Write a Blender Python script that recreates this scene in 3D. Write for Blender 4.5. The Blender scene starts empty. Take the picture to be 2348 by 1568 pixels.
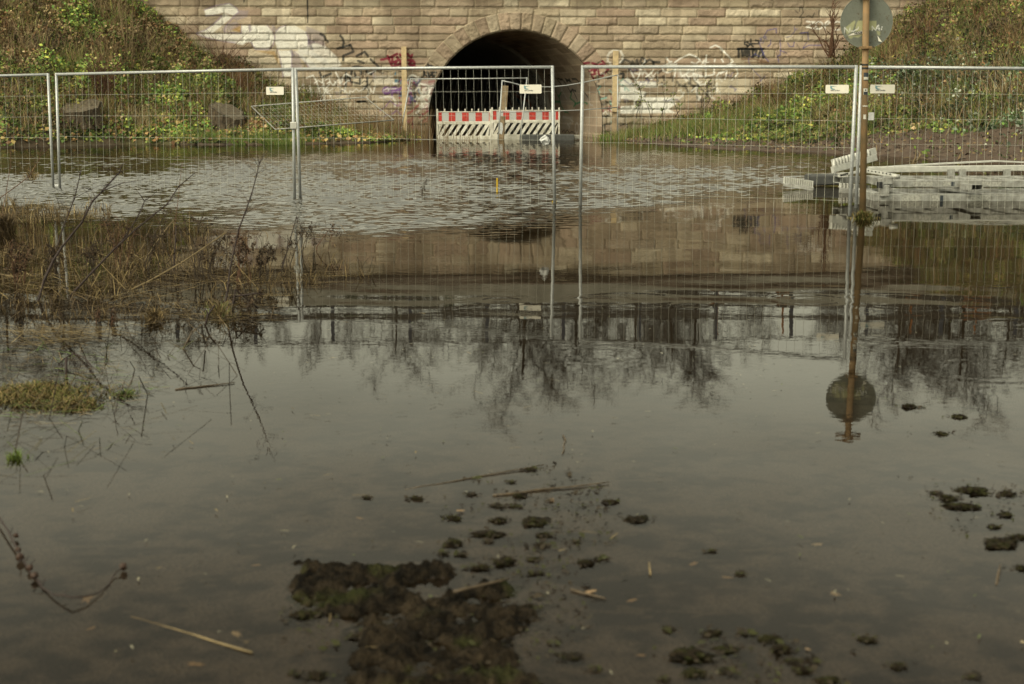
import bpy, math, random
import numpy as np
from mathutils import Vector, Matrix

random.seed(7)
RNG = np.random.default_rng(7)
SC = bpy.context.scene
COL = SC.collection

# ------------------------------------------------------------------ camera, sky, sun, exposure
CAM_H = 1.38
PITCH = math.radians(9.82)
cam_data = bpy.data.cameras.new("camera")
cam = bpy.data.objects.new("camera", cam_data)
COL.objects.link(cam)
cam.location = (0, 0, CAM_H)
cam.rotation_euler = (math.pi / 2 - PITCH, 0, 0)
cam_data.lens = 50
cam_data.sensor_width = 36
cam_data.clip_start = 0.05
cam_data.clip_end = 2000
cam_data.dof.use_dof = True
cam_data.dof.focus_distance = 22
cam_data.dof.aperture_fstop = 4.5
SC.camera = cam

SUN_EL, SUN_ROT = math.radians(48), math.radians(230)
world = bpy.data.worlds.new("World")
SC.world = world
world.use_nodes = True
wt = world.node_tree
wt.nodes.clear()
w_out = wt.nodes.new("ShaderNodeOutputWorld")
w_bg = wt.nodes.new("ShaderNodeBackground")
w_sky = wt.nodes.new("ShaderNodeTexSky")
w_sky.sky_type = 'NISHITA'
w_sky.sun_disc = False
w_sky.sun_elevation = SUN_EL
w_sky.sun_rotation = SUN_ROT
w_sky.dust_density = 4.0
w_sky.air_density = 1.2
w_hsv = wt.nodes.new("ShaderNodeHueSaturation")
w_hsv.inputs['Saturation'].default_value = 0.16
w_tint = wt.nodes.new("ShaderNodeMix")
w_tint.data_type = 'RGBA'
w_tint.blend_type = 'MULTIPLY'
w_tint.inputs['Factor'].default_value = 1.0
w_tint.inputs['B'].default_value = (1.0, 0.965, 0.725, 1)
# soft overcast cloud variation on the sky dome
w_tc = wt.nodes.new("ShaderNodeTexCoord")
w_map = wt.nodes.new("ShaderNodeMapping")
w_map.inputs['Scale'].default_value = (2.0, 2.0, 7.0)
w_noise = wt.nodes.new("ShaderNodeTexNoise")
w_noise.inputs['Scale'].default_value = 1.3
w_noise.inputs['Detail'].default_value = 6
w_ramp = wt.nodes.new("ShaderNodeMapRange")
w_ramp.inputs['From Min'].default_value = 0.3
w_ramp.inputs['From Max'].default_value = 0.7
w_ramp.inputs['To Min'].default_value = 0.74
w_ramp.inputs['To Max'].default_value = 1.18
w_mul = wt.nodes.new("ShaderNodeVectorMath")
w_mul.operation = 'SCALE'
L = wt.links.new
L(w_sky.outputs[0], w_hsv.inputs['Color'])
L(w_hsv.outputs[0], w_tint.inputs['A'])
L(w_tc.outputs['Generated'], w_map.inputs[0])
L(w_map.outputs[0], w_noise.inputs['Vector'])
L(w_noise.outputs['Fac'], w_ramp.inputs['Value'])
# overcast brighter towards the horizon than overhead
w_sep = wt.nodes.new("ShaderNodeSeparateXYZ")
w_el = wt.nodes.new("ShaderNodeFloatCurve")
_cv = w_el.mapping.curves[0]
_cv.points[0].location = (0.0, 0.80)
_cv.points[1].location = (1.0, 0.38)
for _p in ((.12, .74), (.25, .63), (.36, .50), (.50, .47)):
    _cv.points.new(*_p)
w_el.mapping.update()
w_m2 = wt.nodes.new("ShaderNodeMath")
w_m2.operation = 'MULTIPLY'
w_m3 = wt.nodes.new("ShaderNodeMath")
w_m3.operation = 'MULTIPLY'
w_m3.inputs[1].default_value = 2.0
L(w_tc.outputs['Generated'], w_sep.inputs[0])
L(w_sep.outputs['Z'], w_el.inputs['Value'])
L(w_ramp.outputs[0], w_m2.inputs[0])
L(w_el.outputs[0], w_m3.inputs[0])
L(w_m3.outputs[0], w_m2.inputs[1])
L(w_tint.outputs['Result'], w_mul.inputs[0])
L(w_m2.outputs[0], w_mul.inputs['Scale'])
L(w_mul.outputs[0], w_bg.inputs['Color'])
w_bg.inputs['Strength'].default_value = 0.15
L(w_bg.outputs[0], w_out.inputs[0])

sun_data = bpy.data.lights.new("sun", 'SUN')
sun_data.energy = 0.8
sun_data.angle = math.radians(20)
sun_data.color = (1.0, 0.95, 0.84)
sun = bpy.data.objects.new("sun", sun_data)
COL.objects.link(sun)
sun.rotation_euler = (math.pi / 2 - SUN_EL, 0, math.pi - SUN_ROT + math.pi)
_sd = Vector((math.sin(SUN_ROT) * math.cos(SUN_EL), math.cos(SUN_ROT) * math.cos(SUN_EL), math.sin(SUN_EL)))
sun.rotation_euler = _sd.to_track_quat('Z', 'Y').to_euler()

SC.view_settings.view_transform = 'Standard'
SC.view_settings.look = 'None'
SC.view_settings.exposure = 0.60
SC.view_settings.gamma = 1.0
SC.cycles.max_bounces = 8
SC.cycles.transparent_max_bounces = 16
SC.cycles.glossy_bounces = 4
SC.cycles.caustics_reflective = False
SC.cycles.caustics_refractive = False
SC.cycles.use_denoising = True

# ------------------------------------------------------------------ measuring helpers (photo measured on a 2347 px wide copy)
F_PX = 2347 * 50 / 36.0
KD = 4096 / 2347.0
cp_, sp_ = math.cos(PITCH), math.sin(PITCH)

def ray(x, y):
    a, b = (x - 1173.5) / F_PX, (784 - y) / F_PX
    return Vector((a, cp_ + b * sp_, -sp_ + b * cp_))

def at(x, y, Y):
    d = ray(x, y)
    t = Y / d.y
    return Vector((d.x * t, Y, CAM_H + d.z * t))

def gnd(x, y, z=0.0):
    d = ray(x, y)
    t = (z - CAM_H) / d.z
    return Vector((d.x * t, d.y * t, z))

def crop(x0, y0, k):
    """turns positions read in an enlarged crop into positions on the 2347 px copy"""
    return lambda p: ((x0 + p[0] / k) / KD, (y0 + p[1] / k) / KD)

# ------------------------------------------------------------------ noise
def vnoise(x, y, seed=0):
    x = np.asarray(x, float); y = np.asarray(y, float)
    xi = np.floor(x).astype(np.int64); yi = np.floor(y).astype(np.int64)
    xf = x - xi; yf = y - yi
    def h(a, b):
        n = (a * 374761393 + b * 668265263 + seed * 982451653) & 0xffffffff
        n = ((n ^ (n >> 13)) * 1274126177) & 0xffffffff
        n = n ^ (n >> 16)
        return (n & 0xffff) / 65535.0
    u = xf * xf * (3 - 2 * xf); v = yf * yf * (3 - 2 * yf)
    return (h(xi, yi) * (1 - u) + h(xi + 1, yi) * u) * (1 - v) + (h(xi, yi + 1) * (1 - u) + h(xi + 1, yi + 1) * u) * v

def fbm(x, y, oct=4, seed=0):
    s = 0; a = 0.5; t = 0
    for i in range(oct):
        s = s + a * vnoise(x * 2 ** i, y * 2 ** i, seed + i * 17); t += a; a *= 0.5
    return s / t

def sstep(a, b, x):
    t = np.clip((x - a) / (b - a), 0, 1)
    return t * t * (3 - 2 * t)

# ------------------------------------------------------------------ mesh helpers
def link(o, parent=None):
    COL.objects.link(o)
    if parent is not None:
        o.parent = parent
        o.matrix_parent_inverse = parent.matrix_world.inverted() if False else Matrix.Identity(4)
    return o

def fast_mesh(name, V, F, cols=None, smooth=False):
    """V (n,3); F (m,k) array of one polygon size"""
    V = np.asarray(V, np.float32); F = np.asarray(F, np.int32)
    me = bpy.data.meshes.new(name)
    me.vertices.add(len(V)); me.vertices.foreach_set('co', V.ravel())
    m, k = F.shape
    me.loops.add(m * k); me.loops.foreach_set('vertex_index', F.ravel())
    me.polygons.add(m)
    me.polygons.foreach_set('loop_start', np.arange(0, m * k, k, dtype=np.int32))
    me.polygons.foreach_set('loop_total', np.full(m, k, np.int32))
    if smooth:
        me.polygons.foreach_set('use_smooth', np.ones(m, bool))
    me.update(calc_edges=True)
    if cols is not None:
        C = np.ones((len(V), 4), np.float32); C[:, :3] = cols
        at_ = me.color_attributes.new('Col', 'FLOAT_COLOR', 'POINT')
        at_.data.foreach_set('color', C.ravel())
    return me

def obj_np(name, V, F, mat, parent=None, cols=None, smooth=False):
    me = fast_mesh(name, V, F, cols, smooth)
    if mat: me.materials.append(mat)
    return link(bpy.data.objects.new(name, me), parent)

class MB:
    """collects shapes for ONE mesh"""
    def __init__(s): s.v = []; s.f = []
    def add(s, vs, fs):
        n = len(s.v); s.v += [tuple(v) for v in vs]; s.f += [tuple(i + n for i in f) for f in fs]
        return s
    def beam(s, p0, p1, w, h, up=(0, 0, 1), bev=0.0):
        """box from p0 to p1, w across, h along up"""
        p0, p1 = Vector(p0), Vector(p1)
        d = (p1 - p0).normalized(); u = Vector(up)
        if abs(d.dot(u)) > 0.98: u = Vector((0, 1, 0))
        r = d.cross(u).normalized(); u = r.cross(d).normalized()
        b = min(bev, w * .4, h * .4)
        prof = [(-w/2+b, -h/2), (w/2-b, -h/2), (w/2, -h/2+b), (w/2, h/2-b), (w/2-b, h/2), (-w/2+b, h/2), (-w/2, h/2-b), (-w/2, -h/2+b)] if b > 0 else [(-w/2, -h/2), (w/2, -h/2), (w/2, h/2), (-w/2, h/2)]
        n = len(prof)
        vs = [p0 + r * a + u * c for a, c in prof] + [p1 + r * a + u * c for a, c in prof]
        fs = [(i, (i + 1) % n, n + (i + 1) % n, n + i) for i in range(n)]
        fs += [tuple(range(n))[::-1], tuple(range(n, 2 * n))]
        return s.add(vs, fs)
    def box(s, c, sz, bev=0.0):
        c = Vector(c)
        return s.beam(c - Vector((sz[0] / 2, 0, 0)), c + Vector((sz[0] / 2, 0, 0)), sz[1], sz[2], bev=bev)
    def tube(s, pts, rad, n=8, cap=True):
        pts = [Vector(p) for p in pts]
        if not hasattr(rad, '__len__'): rad = [rad] * len(pts)
        vs = []; up = None
        for i, p in enumerate(pts):
            d = (pts[min(i + 1, len(pts) - 1)] - pts[max(i - 1, 0)]).normalized()
            if up is None:
                up = Vector((0, 0, 1)) if abs(d.z) < 0.9 else Vector((0, 1, 0))
            r = d.cross(up)
            if r.length < 1e-4: r = d.cross(Vector((1, 0.2, 0)))
            r.normalize(); up = r.cross(d).normalized()
            for k in range(n):
                a = 2 * math.pi * k / n
                vs.append(p + (r * math.cos(a) + up * math.sin(a)) * rad[i])
        fs = []
        for i in range(len(pts) - 1):
            for k in range(n):
                k2 = (k + 1) % n
                fs.append((i * n + k, i * n + k2, (i + 1) * n + k2, (i + 1) * n + k))
        if cap:
            fs.append(tuple(range(n))[::-1]); m = (len(pts) - 1) * n
            fs.append(tuple(range(m, m + n)))
        return s.add(vs, fs)
    def prism(s, poly, ax_u, ax_v, ax_n, origin, depth):
        """flat outline poly (u,v) on a plane, given thickness depth along ax_n"""
        o = Vector(origin); U, V_, N = Vector(ax_u), Vector(ax_v), Vector(ax_n)
        n = len(poly)
        vs = [o + U * a + V_ * b for a, b in poly] + [o + U * a + V_ * b + N * depth for a, b in poly]
        fs = [tuple(range(n)), tuple(range(n, 2 * n))[::-1]] + [(i, n + i, n + (i + 1) % n, (i + 1) % n) for i in range(n)]
        return s.add(vs, fs)
    def build(s, name, mat, parent=None, smooth=False):
        me = bpy.data.meshes.new(name)
        me.from_pydata(s.v, [], s.f)
        me.update()
        if smooth:
            me.polygons.foreach_set('use_smooth', np.ones(len(me.polygons), bool))
        if mat: me.materials.append(mat)
        return link(bpy.data.objects.new(name, me), parent)

def thing(name, label, cat, loc=(0, 0, 0), group=None):
    o = bpy.data.objects.new(name, None)
    o.empty_display_size = 0.1
    COL.objects.link(o)
    o['label'] = label; o['category'] = cat
    if group: o['group'] = group
    return o

def tag(o, label, cat, group=None):
    o['label'] = label; o['category'] = cat
    if group: o['group'] = group
    return o

def kind(o, k): o['kind'] = k; return o

def ground_hit(x, y, y0=26.0, y1=49.0):
    """where the sight line through a photo position meets the bank"""
    Y = np.arange(y0, y1, .05); d = ray(x, y)
    Z = CAM_H + d.z / d.y * Y; G = ground_z(d.x / d.y * Y, Y)
    k = np.nonzero(Z <= G)[0]; Yh = float(Y[k[0]]) if len(k) else y1 - 1.5
    return at(x, y, Yh)

# ------------------------------------------------------------------ materials
def mat_new(name):
    m = bpy.data.materials.new(name); m.use_nodes = True
    return m, m.node_tree.nodes, m.node_tree.links, m.node_tree.nodes['Principled BSDF']

def mat(name, col, rough=0.7, metal=0.0, var=0.25, scale=8.0, bump=0.0, dirt=None, spec=0.4):
    """plain surface with noise variation, optional dirt tone in patches"""
    m, N, Lk, P = mat_new(name)
    tc = N.new('ShaderNodeTexCoord')
    nz = N.new('ShaderNodeTexNoise'); nz.inputs['Scale'].default_value = scale; nz.inputs['Detail'].default_value = 6
    Lk(tc.outputs['Object'], nz.inputs['Vector']) if False else m.node_tree.links.new(tc.outputs['Object'], nz.inputs['Vector'])
    rp = N.new('ShaderNodeMapRange'); rp.inputs['From Min'].default_value = .3; rp.inputs['From Max'].default_value = .7
    rp.inputs['To Min'].default_value = 0; rp.inputs['To Max'].default_value = 1
    mx = N.new('ShaderNodeMix'); mx.data_type = 'RGBA'
    lo = dirt if dirt else tuple(c * (1 - var) for c in col)
    hi = tuple(min(1, c * (1 + var * .5)) for c in col)
    mx.inputs['A'].default_value = (*lo, 1); mx.inputs['B'].default_value = (*hi, 1)
    m.node_tree.links.new(nz.outputs['Fac'], rp.inputs['Value'])
    m.node_tree.links.new(rp.outputs[0], mx.inputs['Factor'])
    m.node_tree.links.new(mx.outputs['Result'], P.inputs['Base Color'])
    P.inputs['Roughness'].default_value = rough
    P.inputs['Metallic'].default_value = metal
    P.inputs['Specular IOR Level'].default_value = spec
    if bump:
        bp = N.new('ShaderNodeBump'); bp.inputs['Strength'].default_value = bump; bp.inputs['Distance'].default_value = .01
        m.node_tree.links.new(nz.outputs['Fac'], bp.inputs['Height'])
        m.node_tree.links.new(bp.outputs[0], P.inputs['Normal'])
    return m

def mat_attr(name, rough=0.85, grain=0.18, gscale=60, bump=0.0, bscale=40, spec=0.25, trans=0.0):
    """base colour from the mesh colour attribute, broken up by fine grain"""
    m, N, Lk, P = mat_new(name)
    K = m.node_tree.links.new
    a = N.new('ShaderNodeAttribute'); a.attribute_name = 'Col'
    geo = N.new('ShaderNodeNewGeometry')
    nz = N.new('ShaderNodeTexNoise'); nz.inputs['Scale'].default_value = gscale; nz.inputs['Detail'].default_value = 4
    K(geo.outputs['Position'], nz.inputs['Vector'])
    rp = N.new('ShaderNodeMapRange'); rp.inputs['From Min'].default_value = .25; rp.inputs['From Max'].default_value = .75
    rp.inputs['To Min'].default_value = 1 - grain; rp.inputs['To Max'].default_value = 1 + grain
    sc = N.new('ShaderNodeVectorMath'); sc.operation = 'SCALE'
    K(nz.outputs['Fac'], rp.inputs['Value']); K(a.outputs['Color'], sc.inputs[0]); K(rp.outputs[0], sc.inputs['Scale'])
    K(sc.outputs[0], P.inputs['Base Color'])
    P.inputs['Roughness'].default_value = rough
    P.inputs['Specular IOR Level'].default_value = spec
    if bump:
        n2 = N.new('ShaderNodeTexNoise'); n2.inputs['Scale'].default_value = bscale; n2.inputs['Detail'].default_value = 5
        K(geo.outputs['Position'], n2.inputs['Vector'])
        bp = N.new('ShaderNodeBump'); bp.inputs['Strength'].default_value = bump; bp.inputs['Distance'].default_value = .02
        K(n2.outputs['Fac'], bp.inputs['Height']); K(bp.outputs[0], P.inputs['Normal'])
    return m

M = {}
M['stone'] = mat_attr('sandstone', rough=.9, grain=.16, gscale=45, bump=.5, bscale=30)
M['ground'] = mat_attr('earth', rough=.9, grain=.3, gscale=30, bump=.9, bscale=22)
M['leaf'] = mat_attr('foliage', rough=.75, grain=.12, gscale=20)
M['mud'] = mat_attr('wet mud', rough=.9, grain=.45, gscale=90, bump=1.0, bscale=90, spec=.12)
M['paint'] = mat_attr('painted metal', rough=.6, grain=.08, gscale=80, spec=.4)
M['lining'] = mat_attr('tunnel lining', rough=.85, grain=.15, gscale=18)
M['concrete'] = mat('weathered concrete', (.30, .28, .23), rough=.9, var=.3, scale=2.5)
M['cornice'] = mat('dark sandstone', (.16, .12, .09), rough=.9, var=.35, scale=5, bump=.4)
M['galv'] = mat('galvanised steel', (.47, .48, .47), rough=.45, metal=.35, var=.18, scale=30)
M['thinwire'] = mat('dull thin wire', (.17, .17, .15), rough=.7, var=.2, scale=12)
M['wire'] = mat('galvanised wire', (.50, .49, .42), rough=.5, metal=.2, var=.15, scale=12)
M['alu'] = mat('weathered aluminium', (.36, .36, .33), rough=.6, metal=.15, var=.3, scale=14, dirt=(.20, .19, .165))
M['alu_light'] = mat('pale aluminium', (.56, .55, .495), rough=.55, metal=.2, var=.2, scale=14)
M['plate'] = mat('white plate', (.72, .68, .58), rough=.5, var=.06, scale=9)
M['strip'] = mat('worn printed strip', (.42, .41, .36), rough=.6, var=.4, scale=40)
M['teal'] = mat('teal print', (.18, .30, .32), rough=.5, var=.2, scale=90)
M['ink'] = mat('dark print', (.04, .05, .06), rough=.6, var=.2, scale=40)
M['whiteplastic'] = mat('white plastic', (.78, .75, .66), rough=.5, var=.3, scale=6, dirt=(.50, .46, .36))
M['reflwhite'] = mat('grey reflective sheet', (.52, .52, .50), rough=.4, var=.05, scale=20)
M['red'] = mat('red reflective sheet', (.55, .05, .035), rough=.4, var=.35, scale=12)
M['wood'] = mat('sawn timber', (.50, .375, .21), rough=.8, var=.25, scale=9, bump=.3)
M['oldwood'] = mat('weathered timber', (.30, .22, .13), rough=.85, var=.4, scale=9, bump=.4)
M['darkrubber'] = mat('dark recycled plastic', (.075, .075, .07), rough=.8, var=.3, scale=12, bump=.3)
M['rust'] = mat('rusty painted steel', (.235, .14, .062), rough=.7, var=.45, scale=7, dirt=(.17, .12, .06))
M['rail'] = mat('blue grey painted steel', (.05, .055, .075), rough=.6, var=.25, scale=10)
M['railbeam'] = mat('dark brown steel', (.06, .05, .04), rough=.7, var=.3, scale=10)
M['rustbox'] = mat('rust orange steel', (.24, .09, .025), rough=.75, var=.4, scale=5)
M['bark'] = mat('bark', (.060, .044, .030), rough=.9, var=.35, scale=25, bump=.6)
M['stumpbark'] = mat('grey brown bark', (.09, .067, .042), rough=.95, var=.65, scale=16, bump=1.0)
M['stumptop'] = mat('cut wood', (.125, .10, .066), rough=.9, var=.5, scale=14, bump=.4)
M['twig'] = mat('dark red brown twig', (.030, .017, .013), rough=.7, var=.35, scale=30)
M['redtwig'] = mat('red brown twig', (.12, .06, .033), rough=.8, var=.35, scale=30)
M['palestem'] = mat('pale dry stem', (.21, .155, .078), rough=.8, var=.4, scale=25)
M['stick'] = mat('wet stick', (.10, .07, .04), rough=.6, var=.4, scale=40)
M['yellow'] = mat('yellow paint', (.65, .42, .02), rough=.5, var=.1, scale=10)
M['bag'] = mat('pale plastic film', (.62, .62, .60), rough=.4, var=.25, scale=25)
M['black'] = mat('black plastic and dark openings', (.02, .02, .02), rough=.6, var=.2, scale=10)  # also paints the dark inside open tubes and holes
# ------------------------------------------------------------------ setting: terrain
WALL_Y, WALL_T = 48.0, math.radians(2.2)
cw, sw = math.cos(WALL_T), math.sin(WALL_T)
ARCH_U, ARCH_Z, ARCH_R, RING_R = 0.12, 0.60, 2.90, 3.50
TOP_Z = 4.55
SKEW = -0.26

def wall_pt(u, z, h=0.0):
    return Vector((u * cw + h * sw, WALL_Y + u * sw - h * cw, z))

def wall_uz(x, y):
    d = ray(x, y)
    # (p - o).n = 0, n = (sw,-cw,0)
    t = (0 * sw + WALL_Y * -cw) / (d.x * sw - d.y * cw)
    p = Vector((d.x * t, d.y * t, CAM_H + d.z * t))
    return ((p.x) * cw + (p.y - WALL_Y) * sw, p.z)

LF = [(-60, 37), (-20, 37.5), (-13.7, 38.4), (-11, 41.2), (-7.2, 40.9), (-4.4, 42.6), (-3.0, 46.3), (-2.6, 49.5), (2.7, 49.5), (3.1, 47.2), (3.6, 44.6), (5.4, 37.6), (6.8, 36), (8.5, 33.8), (9.3, 31.2), (10.4, 29.5), (14, 27.5), (20, 26.5), (60, 25)]
HW = [(-60, 5.25), (-15, 5.25), (-12.4, 4.55), (-9.8, 2.75), (-7.5, 1.35), (-5, .55), (-3.0, .12), (-2.6, -.3), (2.7, -.3), (3.1, .05), (4.2, .2), (7.75, .95), (10.5, 2.3), (13.8, 4.5), (16, 5.25), (60, 5.25)]
lfx, lfy = np.array(LF).T
hwx, hwy = np.array(HW).T

# raised mud patch in the very foreground: outline read off the photo
def in_poly(px, py, poly):
    inside = np.zeros(px.shape, bool)
    n = len(poly)
    for i in range(n):
        x1, y1 = poly[i]; x2, y2 = poly[(i + 1) % n]
        c = ((y1 > py) != (y2 > py)) & (px < (x2 - x1) * (py - y1) / (y2 - y1 + 1e-12) + x1)
        inside ^= c
    return inside

def poly_soft(px, py, poly, soft):
    """1 inside, falling to 0 over soft metres outside"""
    d = np.full(px.shape, 1e9)
    for i in range(len(poly)):
        x1, y1 = poly[i]; x2, y2 = poly[(i + 1) % len(poly)]
        dx, dy = x2 - x1, y2 - y1
        t = np.clip(((px - x1) * dx + (py - y1) * dy) / (dx * dx + dy * dy + 1e-12), 0, 1)
        d = np.minimum(d, np.hypot(px - x1 - t * dx, py - y1 - t * dy))
    s = np.where(in_poly(px, py, poly), d, -d)
    return s

MUD_A = [gnd(*p)[:2] for p in [(690, 1295), (800, 1298), (905, 1302), (960, 1310), (1010, 1306), (1015, 1322), (905, 1330), (830, 1340), (760, 1352), (690, 1362), (672, 1352)]]
MUD_B = [gnd(*p)[:2] for p in [(735, 1352), (830, 1350), (930, 1362), (1040, 1362), (1165, 1352), (1170, 1362), (1060, 1392), (1215, 1395), (1222, 1430), (1180, 1500), (1230, 1568), (1240, 1640), (760, 1640), (820, 1568), (810, 1520), (850, 1470), (850, 1410), (770, 1400), (725, 1385)]]
MUD_C = [gnd(*p)[:2] for p in [(770, 1356), (900, 1368), (1000, 1366), (1150, 1352), (1150, 1360), (1000, 1384), (860, 1392), (760, 1384)]]

def ground_z(X, Y):
    X = np.asarray(X, float); Y = np.asarray(Y, float)
    yf = np.interp(X, lfx, lfy); hw = np.interp(X, hwx, hwy)
    yw = WALL_Y + X * math.tan(WALL_T) + .2
    t = (Y - yf) / np.maximum(yw - yf, 2.0)
    right = X > 2.9
    p = np.where(right, np.clip(t, 0, 1.25) ** 1.25, np.clip(t, 0, 1.25) ** 1.05)
    z = np.where(t > 0, hw * np.minimum(p, 1.0), 0)
    below = np.clip((yf - Y) * .10, 0, .45) * sstep(6.0, 16, Y) + .018 + .09 * sstep(4.8, 9, Y) * (1 - .0 * X)
    z = np.where((t > 0) & (hw > 0), z - .02 * 0, -below)
    z = np.where((t > 0) & (hw <= 0), -.4, z)
    # lumps on the banks
    bank = (t > 0) & (hw > 0)
    z = z + np.where(bank, (fbm(X * .55, Y * .55, 3, 5) - .5) * .55 * np.clip(t * 4, 0, 1) * np.clip(hw, 0, 1) + (fbm(X * 3, Y * 3, 3, 9) - .45) * .16, 0)
    return z

def ground_near(X, Y):
    """bed of the flooded meadow close to the camera with the churned mud standing out of it"""
    z = ground_z(X, Y) + (fbm(X * 6, Y * 6, 3, 3) - .5) * .012
    n1 = fbm(X * 9, Y * 9, 4, 31); n2 = fbm(X * 26, Y * 26, 3, 47); n3 = fbm(X * 70, Y * 70, 2, 48)
    for poly, hgt, base in ((MUD_A, .040, .024), (MUD_B, .022, .033), (MUD_C, .052, .026)):
        s = poly_soft(X, Y, poly, 0)
        k = sstep(-.05, .03, s + (n1 - .42) * .10)
        z = np.maximum(z, -.024 + .021 * sstep(-.30, .02, s + (n1 - .5) * .2))
        rdg = 0.5 + 0.5 * np.sin(Y * 40 + X * 3 + (n1 - .5) * 9)
        if poly is MUD_B:
            lump = rdg
        else:
            lump = 1.0
        z = np.maximum(z, -.022 + k * (base + hgt * (n1 - .18) * lump + (n2 - .5) * .036 + (n3 - .5) * .044 - .013 * (1 - lump)))
    return z

def grid_obj(name, xs, ys, zf, cf, mat_, parent=None, smooth=True):
    X, Y = np.meshgrid(xs, ys)
    Z = zf(X, Y)
    V = np.stack([X, Y, Z], -1).reshape(-1, 3)
    nx, ny = len(xs), len(ys)
    i = np.arange(nx - 1)[None, :] + np.arange(ny - 1)[:, None] * nx
    F = np.stack([i, i + 1, i + nx + 1, i + nx], -1).reshape(-1, 4)
    C = cf(X, Y, Z).reshape(-1, 3)
    return obj_np(name, V, F, mat_, parent, C, smooth)

def mix3(a, b, k):
    return np.asarray(a) * (1 - k[..., None]) + np.asarray(b) * k[..., None]

def soil_mask(X, Y):
    """1 where the right bank is bare turned soil"""
    e = np.interp(X, [3.0, 4.0, 6.0, 8, 10, 12, 15, 40], [48, 45.2, 41.0, 39.0, 36.5, 33, 29.5, 27.5])
    return (X > 3.0) * (1 - sstep(-.7, .9, Y - e + (fbm(X * .8, Y * .8, 3, 21) - .5) * 2.4))

def bed_col(X, Y):
    n = fbm(X * 12, Y * 12, 4, 23)
    bed = mix3((.022, .017, .015), (.10, .082, .071), sstep(.35, .62, .55 * n + .45 * fbm(X * 3.2, Y * 5.5, 3, 27)))
    return mix3(bed, (.10, .080, .064), sstep(.62, .70, fbm(X * 16, Y * 26, 3, 26)) * .6)

def ground_col(X, Y, Z):
    n = fbm(X * 1.3, Y * 1.3, 4, 13); n2 = fbm(X * 7, Y * 7, 3, 14)
    c = mix3((.060, .043, .026), (.105, .078, .048), n)
    c = mix3(c, (.075, .072, .026), sstep(.5, .7, fbm(X * .7, Y * .7, 3, 77)) * .7)
    c = mix3(c, mix3((.060, .040, .028), (.120, .085, .060), n2), soil_mask(X, Y))
    bed = bed_col(X, Y)
    return np.where((Z < .0)[..., None], bed, c)

def near_col(X, Y, Z):
    n = fbm(X * 12, Y * 12, 4, 23)
    bed = bed_col(X, Y)
    mud = mix3((.004, .003, .0015), (.036, .026, .015), sstep(.3, .7, .45 * n + .55 * fbm(X * 55, Y * 55, 3, 24)))
    mud = mix3(mud, (.034, .038, .010), sstep(.60, .74, fbm(X * 8, Y * 8, 3, 65)) * .6)
    return np.where((Z < -.004)[..., None], bed, mud)

xs = np.concatenate([np.arange(-60, -20, 2.0), np.arange(-20, 20, .16), np.arange(20, 61, 2.0)])
ys = np.concatenate([np.arange(-12, 2.0, .5), np.arange(2.0, 9, .16), np.arange(9, 26, .5), np.arange(26, 48.8, .16)])
def gz_far(X, Y):
    z = ground_z(X, Y)
    hole = (X > -3.4) & (X < 3.4) & (Y > 3.1) & (Y < 6.7)
    return np.where(hole, z - .12, z)
g1 = kind(grid_obj('ground', xs, ys, gz_far, ground_col, M['ground']), 'structure')

xs2 = np.arange(-3.6, 3.61, .0105); ys2 = np.arange(2.7, 7.0, .0095)
def gz_near(X, Y):
    z = ground_near(X, Y)
    e = np.minimum(np.minimum(X + 3.6, 3.6 - X) / .3, np.minimum(Y - 2.7, 7.0 - Y) / .3)
    return z - (1 - np.clip(e, 0, 1)) * .01
g2 = kind(grid_obj('mud_flat', xs2, ys2, gz_near, near_col, M['mud']), 'structure')

# bed of the passage, embankment crown and far ground behind the bridge
mb = MB()
mb.add([(-9, 48.6, -.35), (5, 48.6, -.35), (3, 68, -.35), (-11, 68, -.35)], [(0, 1, 2, 3)])
kind(mb.build('passage_floor', M['concrete']), 'structure')

def emb_z(X, Y):
    z = np.interp(Y, [48.6, 67, 72, 400], [5.25, 5.25, .3, .3])
    return z + (fbm(X * .4, Y * .4, 3, 8) - .5) * np.where(Y > 67, .5, .05)
kind(grid_obj('embankment', np.linspace(-160, 160, 90), np.concatenate([np.arange(48.75, 74, .8), np.linspace(75, 420, 40)]), emb_z,
              lambda X, Y, Z: mix3((.07, .06, .045), (.10, .09, .05), fbm(X, Y, 3, 4)), M['ground']), 'structure')

# ------------------------------------------------------------------ setting: water
def ripple_mask(X, Y):
    edge = np.maximum(15.7 + 1.28 * X, 14.4 - .75 * (X + 2.4))
    edge = edge + (fbm(X * .5, Y * .3, 3, 51) - .5) * 1.6
    a = sstep(-1.0, 2.2, Y - edge + (fbm(X * 1.3, Y * .7, 3, 53) - .5) * 2.2)
    f = 1 - sstep(27, 40, Y + np.abs(X) * .0 - (fbm(X * .3, Y * .3, 2, 52) - .5) * 5)
    lee = 1 - .8 * sstep(5.6, 8.5, X)
    return a * (.10 + .90 * f) * lee
wx = np.concatenate([np.linspace(-60, -13.2, 30), np.arange(-13, 10.4, .038), np.linspace(10.6, 60, 34)])
wy = np.concatenate([np.linspace(-12, 2.0, 8), np.arange(2.3, 6.2, .09), np.arange(6.2, 13.5, .032), np.arange(13.5, 33, .023), np.arange(33, 42, .04), np.linspace(42.1, 68, 60)])
WX, WY = np.meshgrid(wx, wy)
nx = len(wx); ny = len(wy)
wi = np.arange(nx - 1)[None, :] + np.arange(ny - 1)[:, None] * nx
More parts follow.
